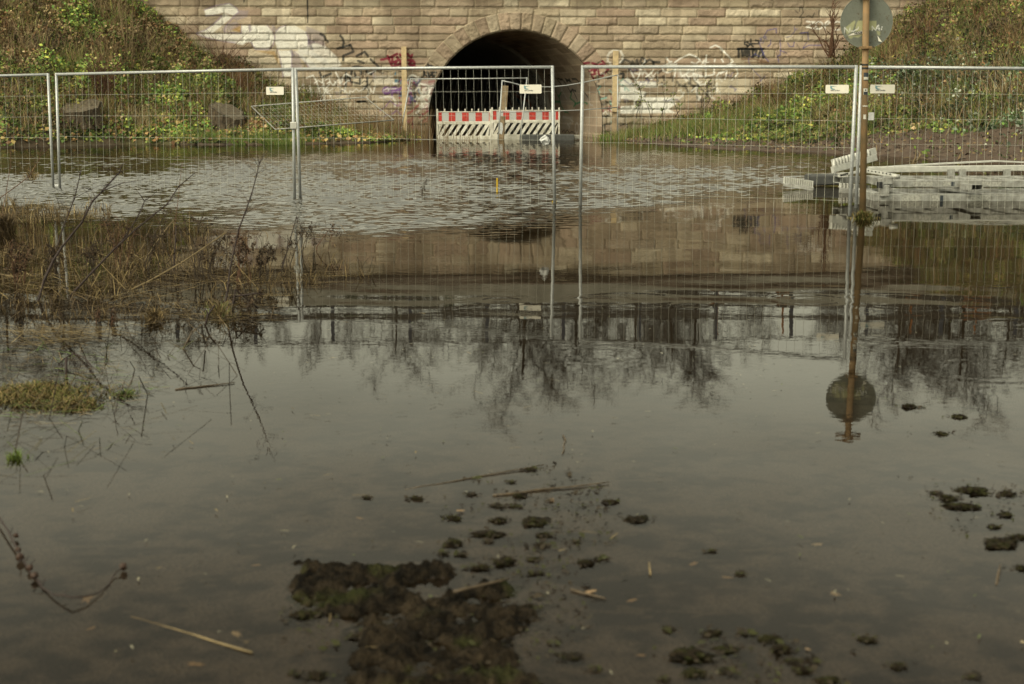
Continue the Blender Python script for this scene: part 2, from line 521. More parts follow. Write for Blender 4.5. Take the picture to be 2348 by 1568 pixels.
def sines(X, Y, n, l0, l1, slope, spread, seed, base=math.pi / 2):
    r = np.random.default_rng(seed); z = np.zeros_like(X)
    for i in range(n):
        lam = l0 * (l1 / l0) ** r.random(); th = base + r.normal() * spread; k = 2 * math.pi / lam
        z += slope * math.sqrt(2 / n) * r.uniform(.6, 1.4) / k * np.sin(k * (X * math.cos(th) + Y * math.sin(th)) + r.uniform(0, 6.28))
    return z
RM = ripple_mask(WX, WY)
patch = .45 + 1.15 * sstep(.2, .8, fbm(WX * .55, WY * .30, 4, 55))
WAVE = sines(WX, WY, 64, .075, .34, .100, .60, 1) * RM * patch * (1.42 - .50 * sstep(-5, 5, WX))
CALM = sines(WX, WY, 14, .6, 2.2, .0013, .5, 2) * sstep(4.5, 10, WY) + sines(WX, WY, 10, .14, .3, .0006, .6, 3) * sstep(5, 9, WY)
CALM += sines(WX, WY, 8, .35, .9, .0038, .25, 4) * np.exp(-((WY - 9.6 - .1 * WX) / 1.1) ** 2) * (.3 + fbm(WX * .6, WY * .6, 2, 57))
RINGS = [(1150, 689, 46, 1.0), (1440, 688, 120, .6), (1370, 690, 70, .7), (1585, 701, 30, .8), (1855, 688, 90, .7), (2008, 778, 34, .8), (2272, 652, 42, .9), (2315, 740, 60, .8), (1372, 812, 98, .55), (2262, 850, 145, .6), (2060, 690, 130, .5)]
for (rx, ry, rr, amp) in RINGS:
    c = gnd(rx, ry); r = rr / (F_PX / c.y); q = np.hypot(WX - c.x, WY - c.y) - r
    CALM += amp * .0005 * np.sin(q * 2 * math.pi / .13) * np.exp(-(q / .085) ** 2)
WZS = WAVE + CALM
# one sheet, left out under the banks well behind the waterline
WZ = ground_z(WX, np.minimum(WY, 48.3))
Fw = np.stack([wi, wi + 1, wi + nx + 1, wi + nx], -1).reshape(-1, 4)
hide = (WZ.reshape(-1)[Fw].min(1) > .35) | ((WY.reshape(-1)[Fw].min(1) > 48.7) & ((WX.reshape(-1)[Fw].min(1) < -9) | (WX.reshape(-1)[Fw].max(1) > 4)))
Fw = Fw[~hide]
depth = np.clip(-WZ, 0, 1)
opq = 1 - np.exp(-depth * 14)
wc = np.stack([ripple_mask(WX, WY), opq, np.zeros_like(WX)], -1).reshape(-1, 3)
m, N, _, P = mat_new('flood water'); K = m.node_tree.links.new
N.remove(P)
out = N['Material Output']
att = N.new('ShaderNodeAttribute'); att.attribute_name = 'Col'
sep = N.new('ShaderNodeSeparateColor'); K(att.outputs['Color'], sep.inputs[0])
geo = N.new('ShaderNodeNewGeometry')
def math_(op, a, b=None, c=None):
    n = N.new('ShaderNodeMath'); n.operation = op
    for i, v in enumerate((a, b, c)):
        if v is None: continue
        if isinstance(v, (int, float)): n.inputs[i].default_value = v
        else: K(v, n.inputs[i])
    return n.outputs[0]
def noise_(scale, detail, rough=.5, sx=1, sy=1, dist=0.0):
    mp = N.new('ShaderNodeMapping'); mp.inputs['Scale'].default_value = (sx, sy, 1)
    K(geo.outputs['Position'], mp.inputs[0])
    n = N.new('ShaderNodeTexNoise'); n.inputs['Scale'].default_value = scale; n.inputs['Detail'].default_value = detail
    n.inputs['Roughness'].default_value = rough; n.inputs['Distortion'].default_value = dist
    K(mp.outputs[0], n.inputs['Vector'])
    return n.outputs['Fac']
hgt = math_('MULTIPLY', noise_(16, 2.0, .4, .8, 1.3), .00015)
bp = N.new('ShaderNodeBump'); bp.inputs['Strength'].default_value = 1.0; bp.inputs['Distance'].default_value = 1.0
K(hgt, bp.inputs['Height'])
gl = N.new('ShaderNodeBsdfGlossy'); gl.inputs['Roughness'].default_value = 0.006; gl.inputs['Color'].default_value = (.83, .81, .775, 1)
K(bp.outputs[0], gl.inputs['Normal'])
df = N.new('ShaderNodeBsdfDiffuse'); df.inputs['Color'].default_value = (.012, .0085, .0045, 1)
tr = N.new('ShaderNodeBsdfTransparent'); tr.inputs['Color'].default_value = (.86, .80, .70, 1)
body = N.new('ShaderNodeMixShader'); K(sep.outputs[1], body.inputs[0]); K(tr.outputs[0], body.inputs[1]); K(df.outputs[0], body.inputs[2])
fr = N.new('ShaderNodeFresnel'); fr.inputs['IOR'].default_value = 1.20
flat = N.new('ShaderNodeCombineXYZ'); flat.inputs[2].default_value = 1.0; K(flat.outputs[0], fr.inputs['Normal'])
ms = N.new('ShaderNodeMixShader'); K(fr.outputs[0], ms.inputs[0]); K(body.outputs[0], ms.inputs[1]); K(gl.outputs[0], ms.inputs[2])
K(ms.outputs[0], out.inputs['Surface'])
M['water'] = m
V = np.stack([WX, WY, WZS], -1).reshape(-1, 3)
kind(obj_np('water', V, Fw, M['water'], None, wc, True), 'structure')

# ------------------------------------------------------------------ railway bridge
bridge = thing('railway_bridge', 'sandstone railway bridge with a round arched flooded underpass and graffiti on its wall', 'bridge')

ZC = [-.6]
_r = random.Random(11)
while ZC[-1] < TOP_Z - .34:
    ZC.append(ZC[-1] + _r.uniform(.215, .285))
ZC[-1] = TOP_Z - .30; ZC.append(TOP_Z)
ZC = np.array(ZC)
STONES = []
for k in range(len(ZC) - 1):
    e = [-16.5 + _r.random()]
    while e[-1] < 18: e.append(e[-1] + _r.choice([.5, .62, .7, .8, .85, .95, 1.05, 1.2, 1.3]))
    STONES.append(np.array(e))
PAL = np.array([(.35, .285, .200), (.38, .31, .222), (.32, .25, .178), (.42, .35, .255), (.34, .255, .185), (.365, .285, .208), (.29, .225, .158), (.48, .41, .305), (.36, .29, .214), (.325, .24, .176)])

def stone_field(U, Z):
    """relief and colour of the rock faced coursing"""
    k = np.clip(np.searchsorted(ZC, Z, side='right') - 1, 0, len(ZC) - 2)
    sid = np.zeros(U.shape, int); l = np.zeros(U.shape); r = np.zeros(U.shape)
    for kk in range(len(ZC) - 1):
        msk = k == kk
        if not msk.any(): continue
        e = STONES[kk]; j = np.clip(np.searchsorted(e, U[msk], side='right') - 1, 0, len(e) - 2)
        sid[msk] = kk * 100 + j; l[msk] = U[msk] - e[j]; r[msk] = e[j + 1] - U[msk]
    b = Z - ZC[k]; t = ZC[k + 1] - Z
    wob = (fbm(U * 9, Z * 9, 3, 61) - .5) * .02
    return relief(U, Z, sid, l + wob, r - wob, b + wob, t - wob)

def relief(U, Z, sid, l, r, b, t):
    rs = np.random.default_rng(5); R = rs.random((6000, 5))
    q = R[sid % 6000]
    d = np.minimum(np.minimum(l, r), np.minimum(b, t))
    joint = 1 - sstep(.004, .016, d)
    n = fbm(U * 5.5 + q[..., 0] * 40, Z * 8 + q[..., 1] * 40, 4, 33)
    rough = (.25 + .75 * q[..., 2])
    h = .006 + sstep(0, .05, np.minimum(l, r)) * (.010 + .050 * rough * n)
    # fractured lower edge: the face is undercut towards the bed joint
    chip = .02 + .10 * fbm(U * 7, Z * 0 + sid * 1.7, 3, 35) * rough
    h = h + .022 * sstep(0, .8, t / np.maximum(t + b, .01)) * sstep(0, .02, b)
    under = 1 - sstep(chip * .25, chip, b)
    h = h - under * (.005 + .020 * rough)
    h = h + (fbm(U * 16, Z * 20, 4, 36) - .5) * .042 * rough
    h = np.where(joint > 0, h * (1 - joint) + (-.002) * joint, h)
    base = 1.12 * PAL[(q[..., 3] * len(PAL)).astype(int) % len(PAL)] * (.86 + .28 * q[..., 4])[..., None]
    blot = fbm(U * 3 + 7, Z * 5, 4, 37)
    c = base * (.70 + .60 * blot)[..., None]
    stain = np.clip(sstep(.48, .72, fbm(U * .8, Z * .5 + 3, 4, 39)) * .40 + sstep(.56, .72, fbm(U * 3.5, Z * .35, 3, 42)) * .35 * sstep(1.5, 4.4, Z), 0, .6)
    c = mix3(c, (.17, .125, .085), stain)
    c = mix3(c, (.46, .38, .26), joint * .7 * (fbm(U * 2, Z * 2, 2, 40) > .36))
    low = np.clip((1 - sstep(.0, 1.0, Z + (blot - .5) * .8)) * .5 + (1 - sstep(.18, .30, Z + (blot - .5) * .12)) * .35, 0, .8)
    c = mix3(c, (.13, .09, .06), low)
    return h, c

# ---- graffiti: strokes and painted shapes, placed as read off the photograph
c1 = crop(760, 0, 4.696); c2 = crop(1240, 120, 4.696); c3 = crop(2220, 180, 4.1275); c4 = crop(2420, 150, 4.8917); c5 = crop(2880, 0, 4.5154); c6 = crop(980, 330, 3.5576); c8 = crop(1960, 300, 6.179)
WHITE, BLACK, CRIM, PURP, TEAL, BLUE, OCHRE, LAV, GREEN, ORANGE = (.80, .77, .70), (.020, .022, .022), (.17, .012, .03), (.17, .075, .24), (.22, .42, .36), (.06, .06, .22), (.40, .21, .035), (.30, .25, .27), (.03, .20, .08), (.42, .09, .02)
def ell(cx, cy, rx, ry, n=16):
    return [(cx + rx * math.cos(2 * math.pi * i / n), cy + ry * math.sin(2 * math.pi * i / n)) for i in range(n + 1)]
WALL_FILL = [
    (c1, OCHRE, .6, [(850, 470), (960, 440), (965, 620), (760, 560)]), (c1, OCHRE, .5, [(1180, 950), (1600, 960), (1720, 1290), (1560, 1040)]),
    (c1, LAV, .6, [(900, 190), (1110, 200), (1080, 320), (700, 460), (640, 470), (600, 570), (760, 590), (960, 480), (800, 330)]), (c1, LAV, .55, [(2180, 480), (2500, 620), (2560, 900), (2300, 960), (2200, 800)]),
    (c1, LAV, .6, [(1900, 950), (2060, 1060), (2120, 1280), (1900, 1290)]),
    (c1, WHITE, .80, [(270, 190), (740, 65), (880, 150), (920, 230), (820, 300), (640, 240), (470, 280), (300, 300)]),
    (c1, WHITE, .70, [(640, 240), (800, 330), (440, 620), (120, 620), (300, 560), (560, 370)]),
    (c1, WHITE, .75, [(120, 630), (1000, 630), (1100, 760), (1000, 850), (700, 790), (280, 700)]),
    (c1, WHITE, .85, [(965, 480), (1450, 480), (1560, 600), (1600, 750), (1480, 930), (1230, 930), (1150, 800), (1000, 800), (970, 640)]),
    (c1, WHITE, .80, [(1600, 600), (1720, 490), (1980, 480), (2180, 600), (2230, 760), (2230, 930), (1640, 930), (1600, 800)]),
    (c1, WHITE, .85, [(1660, 950), (1920, 950), (1905, 1440), (1760, 1440)]),
    (c1, WHITE, .62, [(1960, 970), (2348, 800), (2560, 880), (2760, 1060), (2860, 1230), (2700, 1290), (2250, 1280), (2100, 1080)]),
    (c4, WHITE, .95, [(290, 870), (440, 780), (520, 850), (560, 960), (640, 1040), (780, 1060), (820, 1100), (740, 1170), (1350, 1170), (1380, 1310), (1250, 1400), (1400, 1480), (300, 1490), (290, 1350), (560, 1330), (560, 1230), (300, 1200)]),
    (c4, WHITE, .88, [(590, 850), (1000, 870), (1020, 980), (620, 980)]),
    (c4, (.11, .09, .055), .9, ell(650, 1290, 75, 70)),
    (c2, PURP, .55, [(1370, 1100), (1520, 1080), (1650, 1060), (1710, 1120), (1640, 1190), (1400, 1220)]),
    (c2, (.45, .30, .32), .45, [(2080, 960), (2348, 920), (2340, 1180), (2120, 1200)]), (c2, WHITE, .4, [(2060, 1200), (2348, 1180), (2300, 1460), (2080, 1440)]),
    (c2, WHITE, .28, [(1180, 860), (1560, 850), (1600, 1010), (1200, 1030)]),
    (c4, WHITE, .35, [(1400, 560), (1900, 560), (1900, 800), (1420, 780)]),
]
WALL_STROKE = []
def S(cr, col, w, *lines, a=.92):
    for ln in lines: WALL_STROKE.append((cr, col, w, a, ln))
S(c2, BLACK, 40, [(200, 80), (260, 100), (300, 190), (340, 220)], [(570, 110), (610, 150), (635, 230), (620, 330)], [(520, 345), (640, 320), (760, 280)], [(760, 280), (820, 410), (630, 485), (625, 570)], [(880, 490), (1030, 410), (1090, 490)], [(900, 580), (1010, 620)], [(1140, 555), (1290, 690), (1180, 800), (1150, 830)], [(800, 700), (880, 685), (980, 705)], [(185, 800), (220, 890), (400, 820)], [(680, 800), (680, 1050)], [(690, 860), (760, 880), (750, 960), (690, 950)], [(780, 980), (940, 1010), (940, 930)], [(840, 810), (860, 880)], [(1080, 900), (1085, 1030), (1000, 1120)], [(1060, 780), (1150, 830)], [(960, 780), (960, 830)], [(780, 780), (780, 830)], a=.85)
S(c2, BLACK, 22, [(1040, 1060), (1100, 1120), (1090, 1230)], [(1180, 940), (1195, 970)], [(980, 1000), (1020, 960), (1080, 980)], a=.7)
S(c2, CRIM, 44, [(1340, 560), (1480, 530), (1640, 450)], [(1460, 490), (1520, 640), (1570, 720)], [(1550, 520), (1540, 620), (1660, 570), (1640, 510)], [(1620, 610), (1580, 680), (1700, 640), (1690, 560)], [(1690, 460), (1705, 480)], [(1830, 450), (1900, 520), (1920, 470)], [(1840, 565), (1930, 570), (1965, 620), (1960, 670), (1880, 655)], [(1900, 600), (1860, 640)], [(1660, 735), (1720, 690)], [(1840, 720), (1950, 690), (2040, 730)])
S(c2, BLACK, 30, [(2210, 650), (2300, 680), (2340, 730)], [(2120, 720), (2200, 690), (2290, 720)], [(2140, 780), (2150, 850), (2230, 870), (2210, 790)], [(2240, 880), (2300, 820), (2310, 880), (2350, 860)], [(2280, 800), (2370, 800)])
S(c2, PURP, 46, ell(1440, 1140, 62, 62, 10), [(1540, 1270), (1540, 1100), (1600, 1080), (1640, 1120), (1560, 1170)], [(1720, 1080), (1640, 1170), (1700, 1180)], [(1880, 1090), (1900, 1250), (1880, 1360)], [(1900, 1250), (1970, 1340)], a=.8)
S(c2, WHITE, 30, ell(1930, 1000, 110, 150, 18), [(2060, 1000), (2348, 1090)], [(2120, 1120), (2320, 1040)], [(1900, 960), (1990, 940)], [(2100, 1380), (2130, 1470)], [(2040, 890), (2060, 1180)], a=.75)
S(c2, WHITE, 24, [(60, 860), (120, 960), (190, 1160), (200, 1300)], [(230, 880), (270, 1130), (270, 1310)], [(360, 1030), (270, 1130), (370, 1200), (410, 1280)], [(-60, 900), (60, 850)], [(0, 1100), (40, 1290)], [(480, 790), (540, 900), (600, 1020)], [(560, 1020), (600, 900)], [(660, 1070), (650, 1170)], [(690, 830), (800, 900), (920, 890)], [(1220, 1060), (1190, 1180)], [(1110, 1060), (1160, 1160)], a=.7)
S(c6, WHITE, 16, [(830, 40), (770, 90), (840, 120), (750, 150)], [(920, 50), (960, 180), (940, 250)], [(850, 180), (890, 240)], a=.7)
S(c2, (.05, .16, .24), 20, [(1600, 930), (1610, 1000), (1640, 930), (1660, 1000), (1680, 940)], [(1610, 800), (1600, 840)], [(1700, 960), (1705, 1010)], a=.85)
S(c2, (.25, .03, .04), 30, [(2230, 980), (2340, 960)], [(2250, 1200), (2340, 1210)], [(2170, 1300), (2250, 1380)], a=.5)
S(c3, CRIM, 34, [(430, 310), (560, 295)], [(610, 300), (700, 330), (690, 400), (640, 440)], [(780, 270), (820, 310), (740, 320)], [(490, 390), (530, 460), (640, 390), (650, 460)], [(560, 500), (660, 480)], [(700, 390), (720, 490), (780, 510), (880, 400), (850, 380)], [(570, 540), (610, 530), (630, 550)], a=.9)
S(c3, BLACK, 30, [(700, 520), (720, 600), (640, 660), (760, 690)], [(620, 620), (640, 670)], [(870, 560), (920, 540)], [(1080, 470), (1140, 480), (1120, 560)], [(680, 990), (730, 960), (800, 990), (860, 960)], [(720, 850), (800, 880), (860, 840)], a=.62)
S(c3, TEAL, 16, [(750, 680), (670, 770), (730, 770), (720, 850)], [(680, 880), (690, 910), (850, 870)])
S(c3, BLACK, 16, [(790, 1190), (810, 1160), (840, 1200), (870, 1160), (900, 1180)], [(780, 1340), (840, 1310), (900, 1310)], [(820, 1320), (830, 1470)], [(720, 1430), (760, 1390)], [(1080, 1330), (1160, 1300), (1200, 1370), (1220, 1330)], a=.75)
S(c3, WHITE, 34, [(870, 270), (870, 180), (900, 130), (960, 90), (1080, 100), (1120, 180), (1110, 250), (1070, 300)], [(900, 290), (920, 340)], a=.5)
S(c4, BLACK, 44, [(330, 490), (390, 430), (480, 480)], [(510, 540), (530, 470), (560, 540)], [(590, 540), (620, 440), (650, 540)], [(720, 400), (690, 470), (740, 540), (800, 470), (760, 420)], [(800, 480), (870, 430), (940, 480), (950, 550)], [(930, 480), (1060, 480)], [(470, 620), (480, 640)], [(290, 720), (350, 700), (350, 780)], a=.8)
S(c4, WHITE, 26, [(1200, 400), (1250, 470), (1300, 480)], [(1360, 490), (1460, 420), (1640, 330), (1760, 370), (1860, 440)], [(1130, 560), (1250, 510), (1360, 530), (1370, 640), (1220, 690), (1130, 650), (1120, 570)], [(1400, 520), (1360, 760)], [(1460, 640), (1500, 760), (1690, 650)], [(1640, 600), (1590, 730), (1650, 820)], [(1720, 700), (1860, 760), (1960, 770), (2130, 720), (2130, 600)], [(1960, 520), (1970, 780)], [(1720, 700), (1730, 600), (1850, 560)], [(1720, 700), (1750, 820), (1860, 930), (1960, 910), (1980, 850)], [(2180, 760), (2230, 690), (2340, 670)], [(1980, 350), (1970, 480)], [(2060, 200), (2150, 150), (2250, 200), (2348, 300)], [(2150, 430), (2140, 470)], [(500, 660), (560, 780)], [(940, 640), (900, 700), (800, 770)], [(680, 700), (640, 800), (590, 840)], [(2280, 430), (2310, 480)], [(2130, 540), (2130, 600)], a=.82)
S(c4, BLACK, 44, [(1410, 870), (1450, 940), (1540, 960)], [(1560, 930), (1620, 1070)], [(1640, 900), (1740, 960), (1820, 940)], [(1800, 950), (1800, 1180), (1890, 1240), (1990, 1160), (2000, 950)], [(1740, 960), (1700, 1060)], [(2000, 1060), (2150, 1000)], a=.62)
S(c4, BLACK, 40, [(510, 800), (580, 840)], [(800, 800), (850, 840)], [(1010, 770), (1040, 850)], [(1140, 760), (1150, 840)], [(1330, 760), (1320, 850)], [(1040, 700), (1100, 650)], [(770, 1160), (800, 1100)], a=.6)
S(c5, BLACK, 44, [(335, 890), (335, 1030)], [(390, 890), (400, 1010)], [(440, 890), (440, 1000)], [(490, 890), (480, 1010), (530, 990), (520, 890)], [(580, 890), (590, 1030), (640, 1000), (650, 920), (590, 890)], [(690, 1020), (740, 890), (780, 1040)], [(320, 885), (780, 885)], a=.88)
S(c5, BLACK, 30, [(500, 830), (440, 800), (440, 760), (490, 760), (540, 800), (590, 840)], [(550, 715), (560, 790), (500, 840)], [(580, 790), (690, 795), (695, 745), (640, 730)], a=.9)
S(c5, (.16, .09, .05), 34, [(390, 1070), (600, 1065), (740, 1095), (860, 1130)], [(450, 1130), (860, 1130)], a=.7)
S(c5, WHITE, 22, [(1560, 390), (1700, 400), (1560, 490), (1700, 520), (1790, 520)], ell(1785, 460, 65, 65, 12), [(1895, 530), (1890, 420), (1940, 380), (1975, 410), (1910, 460)], [(2060, 410), (2110, 390), (2160, 400)], [(2080, 540), (2150, 535)], [(0, 880), (130, 1000), (235, 1110), (120, 1190)], [(170, 1180), (270, 1165), (320, 1330), (210, 1445)], [(0, 1330), (120, 1280), (90, 1430)], a=.78)
S(c5, BLACK, 12, [(1350, 190), (1410, 240)], [(1430, 200), (1440, 140), (1490, 140), (1500, 230), (1430, 320), (1530, 320)], [(1560, 300), (1600, 280), (1660, 320), (1700, 240)], [(1790, 180), (1780, 280), (1840, 310)], [(1780, 95), (1800, 90)], a=.7)
S(c5, BLUE, 13, [(740, 700), (710, 800), (740, 870), (800, 1020), (870, 1110)], [(780, 690), (850, 550), (1010, 515), (1010, 600)], [(1080, 720), (1090, 860), (1080, 1000), (1030, 1010), (1060, 1130)], [(1220, 780), (1250, 840), (1320, 840), (1340, 760)], [(1580, 590), (1590, 720)], [(1430, 600), (1580, 590)], [(1500, 870), (1600, 820), (1850, 820)], [(910, 720), (910, 800), (860, 840)], [(1080, 910), (1200, 960)], a=.7)
S(c1, BLACK, 22, [(2205, -20), (2210, 430)], [(1015, -20), (1015, 40)], a=.9)
S(c1, (.30, .23, .32), 16, [(270, 190), (470, 110), (740, 65), (880, 150), (920, 230), (820, 310)], [(300, 300), (470, 290), (600, 300), (440, 460), (300, 560), (120, 630)], [(820, 330), (700, 460), (640, 600), (960, 630)], [(120, 640), (280, 700), (480, 750), (700, 790), (850, 800)], [(965, 470), (965, 620)], [(1120, 480), (1130, 600)], [(1450, 480), (1550, 560), (1600, 700), (1560, 860), (1480, 930), (1230, 930), (1150, 800)], [(1600, 620), (1680, 520), (1800, 480)], [(2180, 600), (2230, 720), (2220, 900)], [(1640, 930), (1700, 1100), (1750, 1440)], [(1920, 950), (1905, 1440)], [(1960, 970), (2110, 1090), (2250, 1290)], a=.6)
S(c1, (.62, .60, .56), 90, [(2080, 960), (2300, 1010), (2560, 1180)], [(2100, 1060), (2330, 1250)], a=.6)
S(c1, LAV, 60, [(1120, 490), (1140, 560)], [(1560, 500), (1600, 560)], a=.6)
S(c1, (.10, .08, .12), 50, [(2230, 760), (2290, 920)], [(2240, 770), (2330, 790)], [(1900, 960), (1950, 1040)], a=.5)

def paint(U, Z, C, fills, strokes, conv, scale):
    """scale = metres per pixel of the 2347 px copy"""
    n = fbm(U * 14, Z * 14, 3, 81)
    for cr, col, a, poly in fills:
        P2 = [conv(*cr(p)) for p in poly]
        us = [p[0] for p in P2]; zs = [p[1] for p in P2]
        bx = (U > min(us) - .2) & (U < max(us) + .2) & (Z > min(zs) - .2) & (Z < max(zs) + .2)
        if not bx.any(): continue
        s = poly_soft(U[bx], Z[bx], P2, 0)
        k = sstep(-.02, .03, s) * a * (.78 + .4 * n[bx])
        C[bx] = mix3(C[bx], col, np.clip(k, 0, 1))
    for cr, col, w, a, ln in strokes:
        P2 = [conv(*cr(p)) for p in ln]
        p0 = cr((0, 0)); p1 = cr((w, 0)); ww = (p1[0] - p0[0]) * scale * .5
        us = [p[0] for p in P2]; zs = [p[1] for p in P2]; mg = ww + .1
        bx = (U > min(us) - mg) & (U < max(us) + mg) & (Z > min(zs) - mg) & (Z < max(zs) + mg)
        if not bx.any(): continue
        u, z = U[bx], Z[bx]; d = np.full(u.shape, 1e9)
        for i in range(len(P2) - 1):
            (x1, y1), (x2, y2) = P2[i], P2[i + 1]
            dx, dy = x2 - x1, y2 - y1
            t = np.clip(((u - x1) * dx + (z - y1) * dy) / (dx * dx + dy * dy + 1e-12), 0, 1)
            d = np.minimum(d, np.hypot(u - x1 - t * dx, z - y1 - t * dy))
        k = (1 - sstep(ww * .8, ww + .012, d)) * a * (.88 + .22 * n[bx])
        C[bx] = mix3(C[bx], col, np.clip(k, 0, 1))
    return C
W_SCALE = 48 / F_PX

# smaller overlapping tags on both sides of the arch
_g = random.Random(77)
def scrawl(x0, x1, y0, y1, n, cols, w0, w1, a):
    ident = lambda p: p
    for _ in range(n):
        x, y = _g.uniform(x0, x1), _g.uniform(y0, y1); s_ = _g.uniform(5, 15); ln = []
        for k in range(_g.randint(4, 8)):
            ln.append((x, y)); x += _g.uniform(-.2, 1.0) * s_; y += _g.uniform(-1, 1) * s_
        WALL_STROKE.append((ident, _g.choice(cols), _g.uniform(w0, w1), a, ln))
PINK = (.42, .20, .24)
scrawl(870, 975, 185, 290, 42, [WHITE, WHITE, PINK, PINK, PURP, (.30, .03, .05), (.10, .16, .24), BLACK], 1.6, 5, .62)
scrawl(760, 870, 150, 240, 20, [WHITE, BLACK, BLACK, (.30, .26, .24), LAV], 1.5, 4, .55)
scrawl(1375, 1420, 160, 290, 16, [BLACK, (.25, .03, .05), TEAL, WHITE], 1.5, 4, .6)
scrawl(1430, 1680, 140, 235, 38, [WHITE, WHITE, WHITE, BLACK, BLACK, (.10, .09, .2)], 1.3, 4, .55)
scrawl(690, 790, 175, 235, 14, [WHITE], 1.3, 2.4, .6)
scrawl(1700, 1850, 70, 140, 12, [BLUE, BLUE, BLACK, (.2, .12, .1)], 1, 2, .5)
# stone wall face as a relief grid, left out inside the arch
gu = np.arange(-15.6, 17.6, .026); gzv = np.arange(-.6, TOP_Z + .001, .0255)
GU, GZ = np.meshgrid(gu, gzv)
Hh, Cc = stone_field(GU, GZ)
Cc = paint(GU, GZ, Cc, WALL_FILL, WALL_STROKE, wall_uz, W_SCALE)
V = np.stack([GU * cw + Hh * sw, WALL_Y + GU * sw - Hh * cw, GZ], -1).reshape(-1, 3)
n_ = len(gu)
ii = np.arange(n_ - 1)[None, :] + np.arange(len(gzv) - 1)[:, None] * n_
Fq = np.stack([ii, ii + 1, ii + n_ + 1, ii + n_], -1).reshape(-1, 4)
cu = GU.reshape(-1)[Fq].mean(1) - ARCH_U; cz = GZ.reshape(-1)[Fq].mean(1) - ARCH_Z
rr = np.where(cz > 0, np.hypot(cu, cz), np.abs(cu))
Fq = Fq[rr > RING_R - .03]
obj_np('stone_wall', V, Fq, M['stone'], bridge, Cc.reshape(-1, 3), True)

# arch ring: voussoirs above, coursed jamb stones below
LJ = ARCH_Z + .6
LA = math.pi * ARCH_R
sarr = np.arange(0, 2 * LJ + LA + .001, .025); rarr = np.linspace(ARCH_R, RING_R, 26)
SS, RR = np.meshgrid(sarr, rarr)
ang = np.clip((SS - LJ) / ARCH_R, 0, math.pi)
onl = SS < LJ; onr = SS > LJ + LA
UU = ARCH_U + np.where(onl, -RR, np.where(onr, RR, -RR * np.cos(ang)))
ZZ = np.where(onl, SS - .6, np.where(onr, (2 * LJ + LA - SS) - .6, ARCH_Z + RR * np.sin(ang)))
vou = (ang > math.radians(27)) & (ang < math.radians(153))
h1, col1 = stone_field(UU, ZZ)
a0, a1 = math.radians(27), math.radians(153); NV = 19
va = (ang - a0) / (a1 - a0) * NV; vi = np.clip(np.floor(va).astype(int), 0, NV - 1); vf = va - np.floor(va)
arc = (a1 - a0) / NV * 3.2
h2, col2 = relief(UU, ZZ, 3000 + vi * 7, vf * arc, (1 - vf) * arc, (RING_R - RR) * 0 + np.maximum(RR - ARCH_R, .0) + .01, RING_R - RR)
Hr = np.where(vou, h2 * 1.25 + .022, h1) + .004
edge = sstep(0, .05, RR - ARCH_R); Hr = Hr * (.2 + .8 * edge)
Cr = np.where(vou[..., None], col2 * .95, col1)
Cr = paint(UU, ZZ, Cr, WALL_FILL, WALL_STROKE, wall_uz, W_SCALE)
V = np.stack([UU * cw + Hr * sw, WALL_Y + UU * sw - Hr * cw, ZZ], -1).reshape(-1, 3)
n_ = len(sarr); ii = np.arange(n_ - 1)[None, :] + np.arange(len(rarr) - 1)[:, None] * n_
obj_np('arch_ring', V, np.stack([ii, ii + 1, ii + n_ + 1, ii + n_], -1).reshape(-1, 4), M['stone'], bridge, Cr.reshape(-1, 3), True)

# passage lining: masonry for the first metres, then a narrower rendered lining, skewed to the left
def lin_y(x, y, Xo=None):
    """photo position -> (Y, z) on the right hand side wall of the passage"""
    d = ray(x, y); Xr = ARCH_U + ARCH_R
    t = (Xr - SKEW * WALL_Y) / (d.x - SKEW * d.y)
    return (d.y * t, CAM_H + d.z * t)
JF = [(c3, (.34, .30, .26), .55, [(100, 600), (420, 560), (640, 900), (400, 1000), (60, 980)]), (c3, (.40, .36, .31), .45, [(120, 1150), (300, 1170), (260, 1380), (110, 1400)])]
JS = []
def J(cr, col, w, *lines, a=.9):
    for ln in lines: JS.append((cr, col, w, a, ln))
J(c3, BLACK, 26, [(180, 540), (220, 650)], [(210, 560), (280, 570), (300, 650)], [(330, 560), (400, 610)], [(330, 600), (400, 570)], [(310, 700), (320, 780), (370, 740), (400, 900)], [(370, 740), (420, 760)], [(440, 560), (520, 570), (540, 760), (590, 860)])
J(c3, GREEN, 20, [(170, 780), (110, 850), (110, 1000), (150, 1080)], [(0, 940), (110, 935)], [(80, 780), (110, 880)], [(340, 790), (290, 880), (370, 960), (320, 1020)], [(350, 980), (470, 930), (560, 970)], [(480, 840), (510, 890)], [(160, 1100), (220, 1120)])
J(c3, (.55, .5, .45), 18, [(150, 620), (200, 760), (230, 900)], [(560, 910), (600, 980), (640, 1000)], [(260, 1290), (200, 1310), (240, 1340), (230, 1390)], [(130, 1190), (240, 1210), (300, 1270)], ell(360, 1370, 28, 85, 12), [(250, 620), (180, 760)], a=.75)
J(c3, BLACK, 13, [(10, 290), (40, 245), (90, 330)], [(10, 470), (60, 430), (80, 500), (150, 490)], [(50, 500), (90, 590), (110, 560)], [(110, 1380), (120, 1440), (150, 1400), (170, 1450), (200, 1400), (240, 1450), (280, 1430), (330, 1460)], a=.85)
JS2 = []
def J2(cr, col, w, *lines, a=.9):
    for ln in lines: JS2.append((cr, col, w, a, ln))
J2(c8, (.26, .27, .27), 210, [(440, 480), (560, 900)], a=.8)
J2(c8, (.17, .03, .015), 170, [(480, 290), (860, 320)], [(560, 520), (640, 820)], a=.9)
J2(c8, (.03, .07, .16), 130, [(790, 580), (900, 860)])
J2(c8, ORANGE, 100, [(930, 590), (1040, 620), (1100, 720), (1110, 860)], [(780, 480), (860, 560)])
